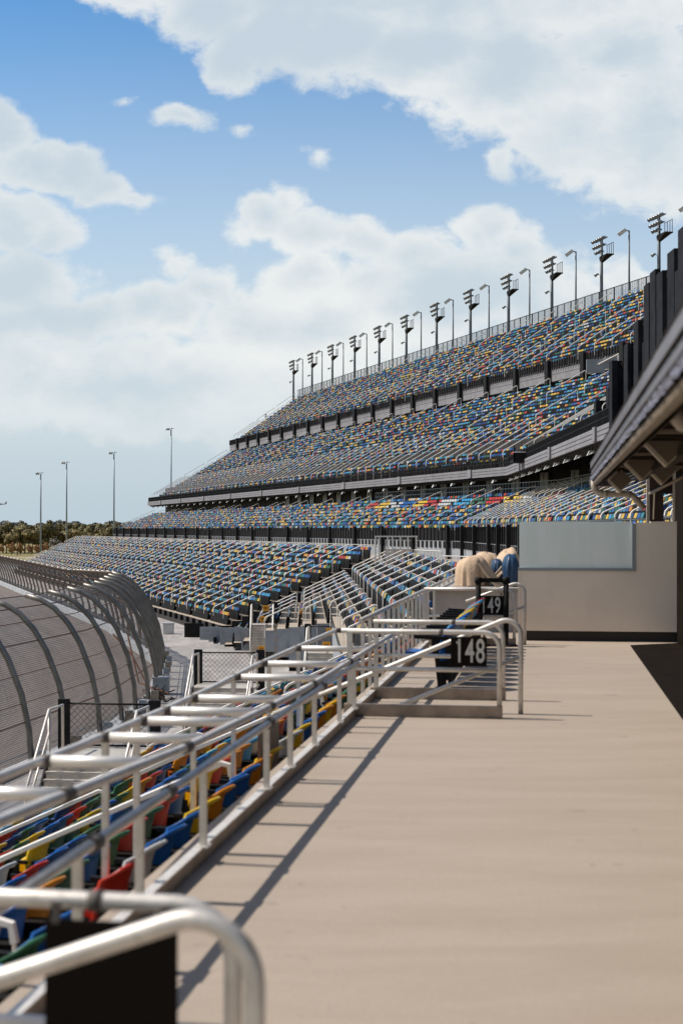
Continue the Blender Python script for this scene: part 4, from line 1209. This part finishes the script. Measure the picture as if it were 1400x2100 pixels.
# ------------------------------------------------------------------ pale wall with frosted glass panel
WDp = 24.0
cw = pt(1064, 1318, WDp + .25); root = empty('partition_wall', (cw.x, cw.y, EYE - 1.9), math.atan2(WL.y, WL.x))
tag(root, 'pale beige partition wall closing the walkway, with a frosted glass panel', 'wall')
wl = (1383 - 1064) / F * WDp / WL.x
gx = (1291 - 1064) / F * WDp / WL.x
b = MB()
zt = 1.9 + (1085 - 1072) / F * WDp; zg0 = 1.9 - (1171 - 1085) / F * WDp
b.box(0, wl, 0, .18, .17, zg0); b.box(gx + .05, wl, 0, .18, zg0 + .0005, zt)
b.box(-.02, .012, -.012, .0, .17, zg0); b.box(wl - .02, wl + .01, -.012, 0, .17, zt); b.box(gx + .3, wl - .02, -.01, .19, zt + .001, zt + .02)
b.build('wall_panel', WALLP, root)
b = MB(); b.box(0.0, wl, .03, .16, 0, .169); b.build('skirting', SKIRT, root)
b = MB(); b.box(-.02, gx + .05, -.02, .12, zg0 + .001, zg0 + .05); b.box(gx, gx + .048, -.02, .12, zg0 + .051, zt - .01); wf = b.build('window_frame', mat('window_alu', (.30, .33, .36), .4, .5), root)
b = MB(); b.box(0, gx - .002, .02, .05, zg0 + .052, zt + .02); b.build('glass_pane', GLASS, wf)
# dark side wall of the concession building
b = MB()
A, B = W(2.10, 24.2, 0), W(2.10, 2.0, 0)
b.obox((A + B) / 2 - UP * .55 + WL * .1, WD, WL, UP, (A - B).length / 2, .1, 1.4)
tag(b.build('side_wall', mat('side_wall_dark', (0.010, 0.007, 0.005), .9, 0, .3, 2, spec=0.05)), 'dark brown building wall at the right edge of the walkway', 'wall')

# ------------------------------------------------------------------ canopy with services
cn = empty('canopy', W(.5, 18.2, .6)); tag(cn, 'foil-wrapped canopy edge with exposed joists at the upper right', 'canopy')
def cbox(name, m, x0, x1, d0, d1, z0, z1, parent=cn):
    b = MB(); P = [(x0, d0), (x1, d0), (x1, d1), (x0, d1)]
    b.hexa([W(x, d, z0) - parent.location for x, d in P] + [W(x, d, z1) - parent.location for x, d in P])
    return b.build(name, m, parent)
# foil fascia: smooth lapped sheets above a crinkled lower strip
def strip(name, za, zb, amp, m, xo=0.0, nZ=4, seed=4):
    b = MB(); nD = 190; r_ = random.Random(seed)
    for j in range(nZ + 1):
        for i in range(nD + 1):
            D = 1.5 + 16.75 * i / nD; z = za + (zb - za) * j / nZ
            p = W(.50 + xo + amp * r_.uniform(-1, 1) + (.05 * max(0, (i - nD + 4) / 4)), D, z + (amp * .6 * r_.uniform(-1, 1) if 0 < j < nZ else 0)) - cn.location; b.v.append(tuple(p))
    b.sm = True
    for j in range(nZ):
        for i in range(nD): a = j * (nD + 1) + i; b.face((a, a + 1, a + nD + 2, a + nD + 1))
    return b.build(name, m, cn)
SHEET = mat('foil_sheet', (0.13, 0.112, 0.125), 0.36, 0.45, 0.22, 2.2, 0.5, 5, var2=((0.09, 0.075, 0.085), 9.0, 0.5))
strip('foil_crinkle', .595, .66, .010, FOIL, -.008, 5)
strip('foil_sheet', .655, .745, .0015, SHEET, 0, 2, 5)
strip('foil_sheet', .740, .835, .0015, SHEET, -.010, 2, 6)
for zz in (.657, .742, .834):
    b = MB(); b.tube([W(.486, 1.5, zz) - cn.location, W(.486, 18.2, zz) - cn.location], .0045, 5); b.build('seam', BROWN, cn)
b = MB(); b.tube([W(.56, 1.5, .575) - cn.location, W(.56, 18.1, .575) - cn.location], .05, 10); b.build('edge_trim', BEIGE, cn)
cbox('end_cap', FOIL, .53, .80, 17.9, 18.2, .54, .84)
b = MB(); b.tube([W(.56, 1.5, .575) - cn.location, W(.56, 18.1, .575) - cn.location], .05, 10); b.build('edge_trim', BEIGE, cn)
cbox('roof_deck', BROWN, .52, 3.4, 1.5, 18.2, .836, .86)
D = 2.6
while D < 18:
    cbox('joist', BEIGE if int(D * 2) % 3 == 0 else BROWN, .62, 2.1, D, D + .05, .72, .832); D += .45
cbox('main_beam', BROWN, 1.05, 1.15, 1.5, 18.0, .60, .655)
# steel post and infill under the canopy
cbox('steel_post', BEIGE, Xat(1324, 24.6), Xat(1329, 24.6), 24.45, 24.6, -.5, 1.5)
cbox('steel_post', BEIGE, Xat(1378, 24.6), Xat(1383, 24.6), 24.45, 24.6, -.5, 1.5)
cbox('infill_panel', BROWN, Xat(1330, 24.9), Xat(1358, 24.9), 24.75, 24.9, -.5, 1.5)
cbox('infill_panel', BROWN, Xat(1356, 24.9), Xat(1379, 24.9), 24.95, 25.1, .62, 1.5)
cbox('infill_panel', BLACK, Xat(1384, 24.9), Xat(1560, 24.9), 24.75, 24.9, -1.9, 1.5)
cbox('rear_beam', BROWN, 1.5, 3.4, 24.3, 24.9, 1.2, 1.5)
b = MB(); b.tube([pt(1330, 1013, 18.3) - cn.location, pt(1405, 975, 16) - cn.location], .018, 6); b.tube([pt(1341, 1010, 18.3) - cn.location, pt(1339, 1065, 18.3) - cn.location], .012, 5); b.build('conduit', BEIGE, cn)
# drain pipes
root = empty('drain_pipe', pt(1217, 990, 17.6)); tag(root, 'beige drain pipe bending under the far end of the canopy', 'pipe')
b = MB(); Q = [(1217, 985), (1217, 997), (1221, 1007), (1232, 1012), (1255, 1013), (1285, 1013), (1296, 1016), (1305, 1026), (1320, 1043)]
b.tube([pt(x, y, 17.6) - root.location for x, y in Q], .040, 12); b.build('pipe', PVC, root)
for x, y in ((1240, 1013), (1288, 1014)):
    b = MB(); b.tube([pt(x - 3, y, 17.6) - root.location, pt(x + 3, y, 17.6) - root.location], .046, 12); b.build('coupling', PVC, root)
root = empty('large_pipe', pt(1378, 820, 9.0)); tag(root, 'thick beige pipe elbow at the right edge under the canopy', 'pipe')
b = MB(); Q = [(1376, 795), (1377, 825), (1383, 850), (1398, 868), (1425, 874), (1460, 874)]
b.tube([pt(x, y, 8.6) - root.location for x, y in Q], .052, 14); b.build('pipe', PVC, root)
b = MB(); b.tube([pt(1376, 818, 8.6) - root.location, pt(1377, 829, 8.6) - root.location], .062, 14); b.build('coupling', PVC, root)
# diamond-hung loudspeaker boxes
for (px, py, D, hs, lab) in ((1365, 908, 12.0, .145, 'largest and nearest of the square speaker boxes under the canopy'), (1314, 950, 15.0, .135, 'square speaker box hung cornerwise left of the pair under the canopy'),
                         (1356, 962, 15.6, .125, 'square speaker box hung cornerwise nearest the steel posts'), (1270, 985, 17.0, .105, 'smallest square speaker box at the far end of the canopy')):
    c = pt(px, py, D); root = empty('speaker_box', c); tag(root, lab, 'speaker')
    ex, ez = Vector((.72, -.1, .70)), Vector((-.68, .1, .73)); ey = ex.cross(ez)
    b = MB(); b.obox((0, 0, 0), ex, ez, ey, hs, hs, .06); b.build('housing', GRILLE, root)
    b = MB(); b.obox((0, -.075, 0), ex, ez, ey, hs * .86, hs * .86, .008); b.build('grille', mat('speaker_grille', (.20, .16, .13), .7), root)
    b = MB(); b.obox((0, 0, hs * 1.0), (1, 0, 0), (0, 1, 0), UP, .04, .075, hs * .9); b.tube([(0, 0, hs), (0, 0, EYE + .66 - c.z + .02)], .014, 6); b.build('bracket', BROWN, root)
# dark fins of the stair tower
tw = empty('stair_tower', W(2.3, 40, 3)); tag(tw, 'dark stair tower clad in tall black vertical fins of stepped heights', 'tower')
FINS = [(1204, 1221, 869), (1219, 1246, 822), (1244, 1253, 795), (1251, 1284, 741), (1282, 1305, 706), (1303, 1321, 659), (1321, 1326, 700), (1324, 1337, 583), (1337, 1347.5, 556), (1351, 1367, 559), (1374, 1388, 515), (1390, 1397, 552), (1397, 1420, 466)]
for i, (xa, xb, yt) in enumerate(FINS):
    qd = ((xa + xb) / 2 - 700) / F - K; D = 2.3 / qd; zt_ = (1085 - yt) / F * D; hw = (xb - xa) / 2 / F * D
    c = W(2.3, D, 0); nb = 3 if xb - xa > 20 else 1
    b = MB(); 
    for k in range(nb):
        cx = c + Vector((1, 0, 0)) * ((k + .5) / nb * 2 - 1) * hw
        cx.z = EYE + (zt_ + 2.9) / 2
        b.obox(cx - tw.location + Vector((0, .12 * (k % 2), 0)), (1, 0, 0), (0, 1, 0), UP, hw / nb * 1.02, .28, (zt_ - 2.9) / 2)
    b.m = 1
    b.obox(c - tw.location + Vector((hw * .3, -.3, zt_ - .12 + 12 - c.z + c.z - 12)), (1, 0, 0), (0, 1, 0), UP, min(.05, hw * .3), .03, .04)
    b.build('fin', [CLAD, BROWN], tw)
b = MB(); P = []
b.obox((W(2.75, 60, 3.9) - tw.location), WD, WL, UP, 24, .1, 1.0); b.build('back_frame', CLAD, tw)

# ------------------------------------------------------------------ aircraft far away at the left
root = empty('light_aircraft', pt(2, 1035, 700)); tag(root, 'tiny aircraft just above the treetops at the left edge', 'aircraft')
b = MB(); b.tube([(-3.2, 0, 0), (-2.2, 0, .1), (0, 0, .15), (2.6, 0, .35)], .5, 8, r2=.14); b.build('fuselage', LAMPM, root)
b = MB(); b.obox((-.9, 0, .6), (1, 0, 0), (0, 1, 0), UP, .6, 4.4, .07); b.build('wing', LAMPM, root)
b = MB(); b.hexa([(2.0, -.05, .4), (2.9, -.05, .4), (2.9, .05, .4), (2.0, .05, .4), (2.5, -.03, 1.5), (3.1, -.03, 1.5), (3.1, .03, 1.5), (2.5, .03, 1.5)]); b.obox((2.6, 0, .45), (1, 0, 0), (0, 1, 0), UP, .4, 1.3, .04); b.build('tail', LAMPM, root)

# ------------------------------------------------------------------ trees
def crown_mesh(seed, rx, rz, n, leaf, m, lobes=9):
    r_ = random.Random(seed); b = MB(); cs = []
    for k in range(lobes):
        a = r_.uniform(0, 6.28); rr = r_.uniform(.15, .65)
        cs.append((rx * rr * math.cos(a), rx * rr * math.sin(a), rz * r_.uniform(-.55, .62), rx * r_.uniform(.30, .50)))
    for i in range(n):
        c = r_.choice(cs); d_ = Vector((r_.gauss(0, 1), r_.gauss(0, 1), r_.gauss(0, 1))).normalized()
        rad = c[3] * (r_.uniform(.55, 1.08)); p = Vector((c[0], c[1], c[2])) + Vector((d_.x * rad, d_.y * rad, d_.z * rad * .85))
        nrm = (d_ + Vector((r_.uniform(-.7, .7), r_.uniform(-.7, .7), r_.uniform(-.2, .9)))).normalized()
        a = nrm.orthogonal().normalized(); c2 = nrm.cross(a); s_ = leaf * r_.uniform(.5, 1.2); s2 = s_ * r_.uniform(.5, 1)
        b.quad(p - a * s_, p + c2 * s2, p + a * s_, p - c2 * s2)
    return b
def make_tree(seed, h, rx, rz, n, leaf, m, name='broadleaf_tree', ch=None):
    root = empty(name); r_ = random.Random(seed + 50); ch = ch or h - rz
    b = MB(); b.tube([(0, 0, 0), (r_.uniform(-.2, .2), 0, ch * .5), (r_.uniform(-.4, .4), .1, ch)], .32 * h / 14, 7, r2=.12)
    for k in range(5):
        a = r_.uniform(0, 6.28); z = ch * r_.uniform(.5, .85); b.tube([(0, 0, z), (math.cos(a) * rx * .35, math.sin(a) * rx * .35, z + rz * .4), (math.cos(a) * rx * .55, math.sin(a) * rx * .55, z + rz * .8)], .11, 5, r2=.03)
    b.build('trunk', BARK, root)
    b = crown_mesh(seed, rx, rz, n, leaf, m); o = b.build('crown', m, root); o.location = (0, 0, ch)
    return root
tp = [make_tree(1, 15, 5.0, 5.8, 1500, .55, LEAF[0]), make_tree(2, 14, 5.6, 5.2, 1500, .55, LEAF[1]), make_tree(3, 15.5, 4.4, 6.4, 1400, .5, LEAF[0])]
used = [False] * 3
idx = 0
rows = [(700, 16, -10, 0), (716, 16, 4, .8), (735, 15, -3, 1.6)]
for (D0, n, xo, dzz) in rows:
    for i in range(n):
        k = rnd.randrange(3); px = -12 + i * 17.5 + xo + rnd.uniform(-4, 4); D = D0 + rnd.uniform(-6, 6)
        if px > 258: continue
        r = tp[k] if not used[k] else copy_tree(tp[k]); used[k] = True
        p = pt(px, 1085, D); r.location = (p.x, p.y, 0); r.rotation_euler = (0, 0, rnd.uniform(0, 6.28))
        s_ = rnd.uniform(.86, 1.12) + (dzz * .03)
        if px > 150: s_ *= .98
        r.scale = (s_, s_, s_ * rnd.uniform(.93, 1.07))
        tag(r, ['dark olive tree in the wood beyond the field', 'yellowish olive tree in the wood beyond the field', 'tall narrow dark tree in the wood beyond the field'][k], 'tree', 'trees beyond the field')
t_or = make_tree(11, 5.2, 2.3, 1.9, 700, .32, LEAFO, 'small_tree', 3.0); u_ = False
for px in (4, 28, 46, 68, 82, 96):
    r = t_or if not u_ else copy_tree(t_or); u_ = True
    p = pt(px - 4, 1085, 655 + rnd.uniform(-5, 5)); r.location = (p.x, p.y, 0); s_ = rnd.uniform(.9, 1.25); r.scale = (s_, s_, s_); r.rotation_euler = (0, 0, rnd.uniform(0, 6))
    tag(r, 'small rust-coloured tree in the row at the edge of the field', 'tree', 'rust-coloured trees at the field edge')
t_g = make_tree(21, 9, 4.2, 3.0, 420, .45, LEAFG, 'bare_tree', 5.0); p = pt(113, 1085, 672); t_g.location = (p.x, p.y, 0); tag(t_g, 'greyish half-bare tree in front of the dark wood', 'tree')
t_p = make_tree(23, 9.5, 1.3, 1.1, 260, .5, LEAF[1], 'palm_tree', 9.0); p = pt(36, 1085, 640); t_p.location = (p.x, p.y, 0); tag(t_p, 'lone palm with a tall thin trunk in front of the wood', 'tree')
# trees by the far end of the second tier
t_e = make_tree(31, 16, 5.0, 4.4, 1300, .4, LEAF[0]); p = pt(322, 1085, 300); t_e.location = (p.x, p.y, 0); t_e.scale = (.9, .9, .92)
tag(t_e, 'dark tree showing between the second tier and the end of the balcony', 'tree')
# far-off wood
b = MB(); r_ = random.Random(77)
for i in range(5200):
    px = r_.uniform(-60, 420); D = r_.uniform(1150, 1300); p = pt(px, 1085, D); z = r_.uniform(0, 16.5 + 1.5 * math.sin(px * .06) + 1.2 * math.sin(px * .17))
    nrm = Vector((r_.uniform(-1, 1), -1, r_.uniform(-.5, 1))).normalized(); a = nrm.orthogonal().normalized(); c2 = nrm.cross(a); s_ = r_.uniform(1.2, 2.2)
    q = Vector((p.x, p.y, z)); b.quad(q - a * s_, q + c2 * s_, q + a * s_, q - c2 * s_)
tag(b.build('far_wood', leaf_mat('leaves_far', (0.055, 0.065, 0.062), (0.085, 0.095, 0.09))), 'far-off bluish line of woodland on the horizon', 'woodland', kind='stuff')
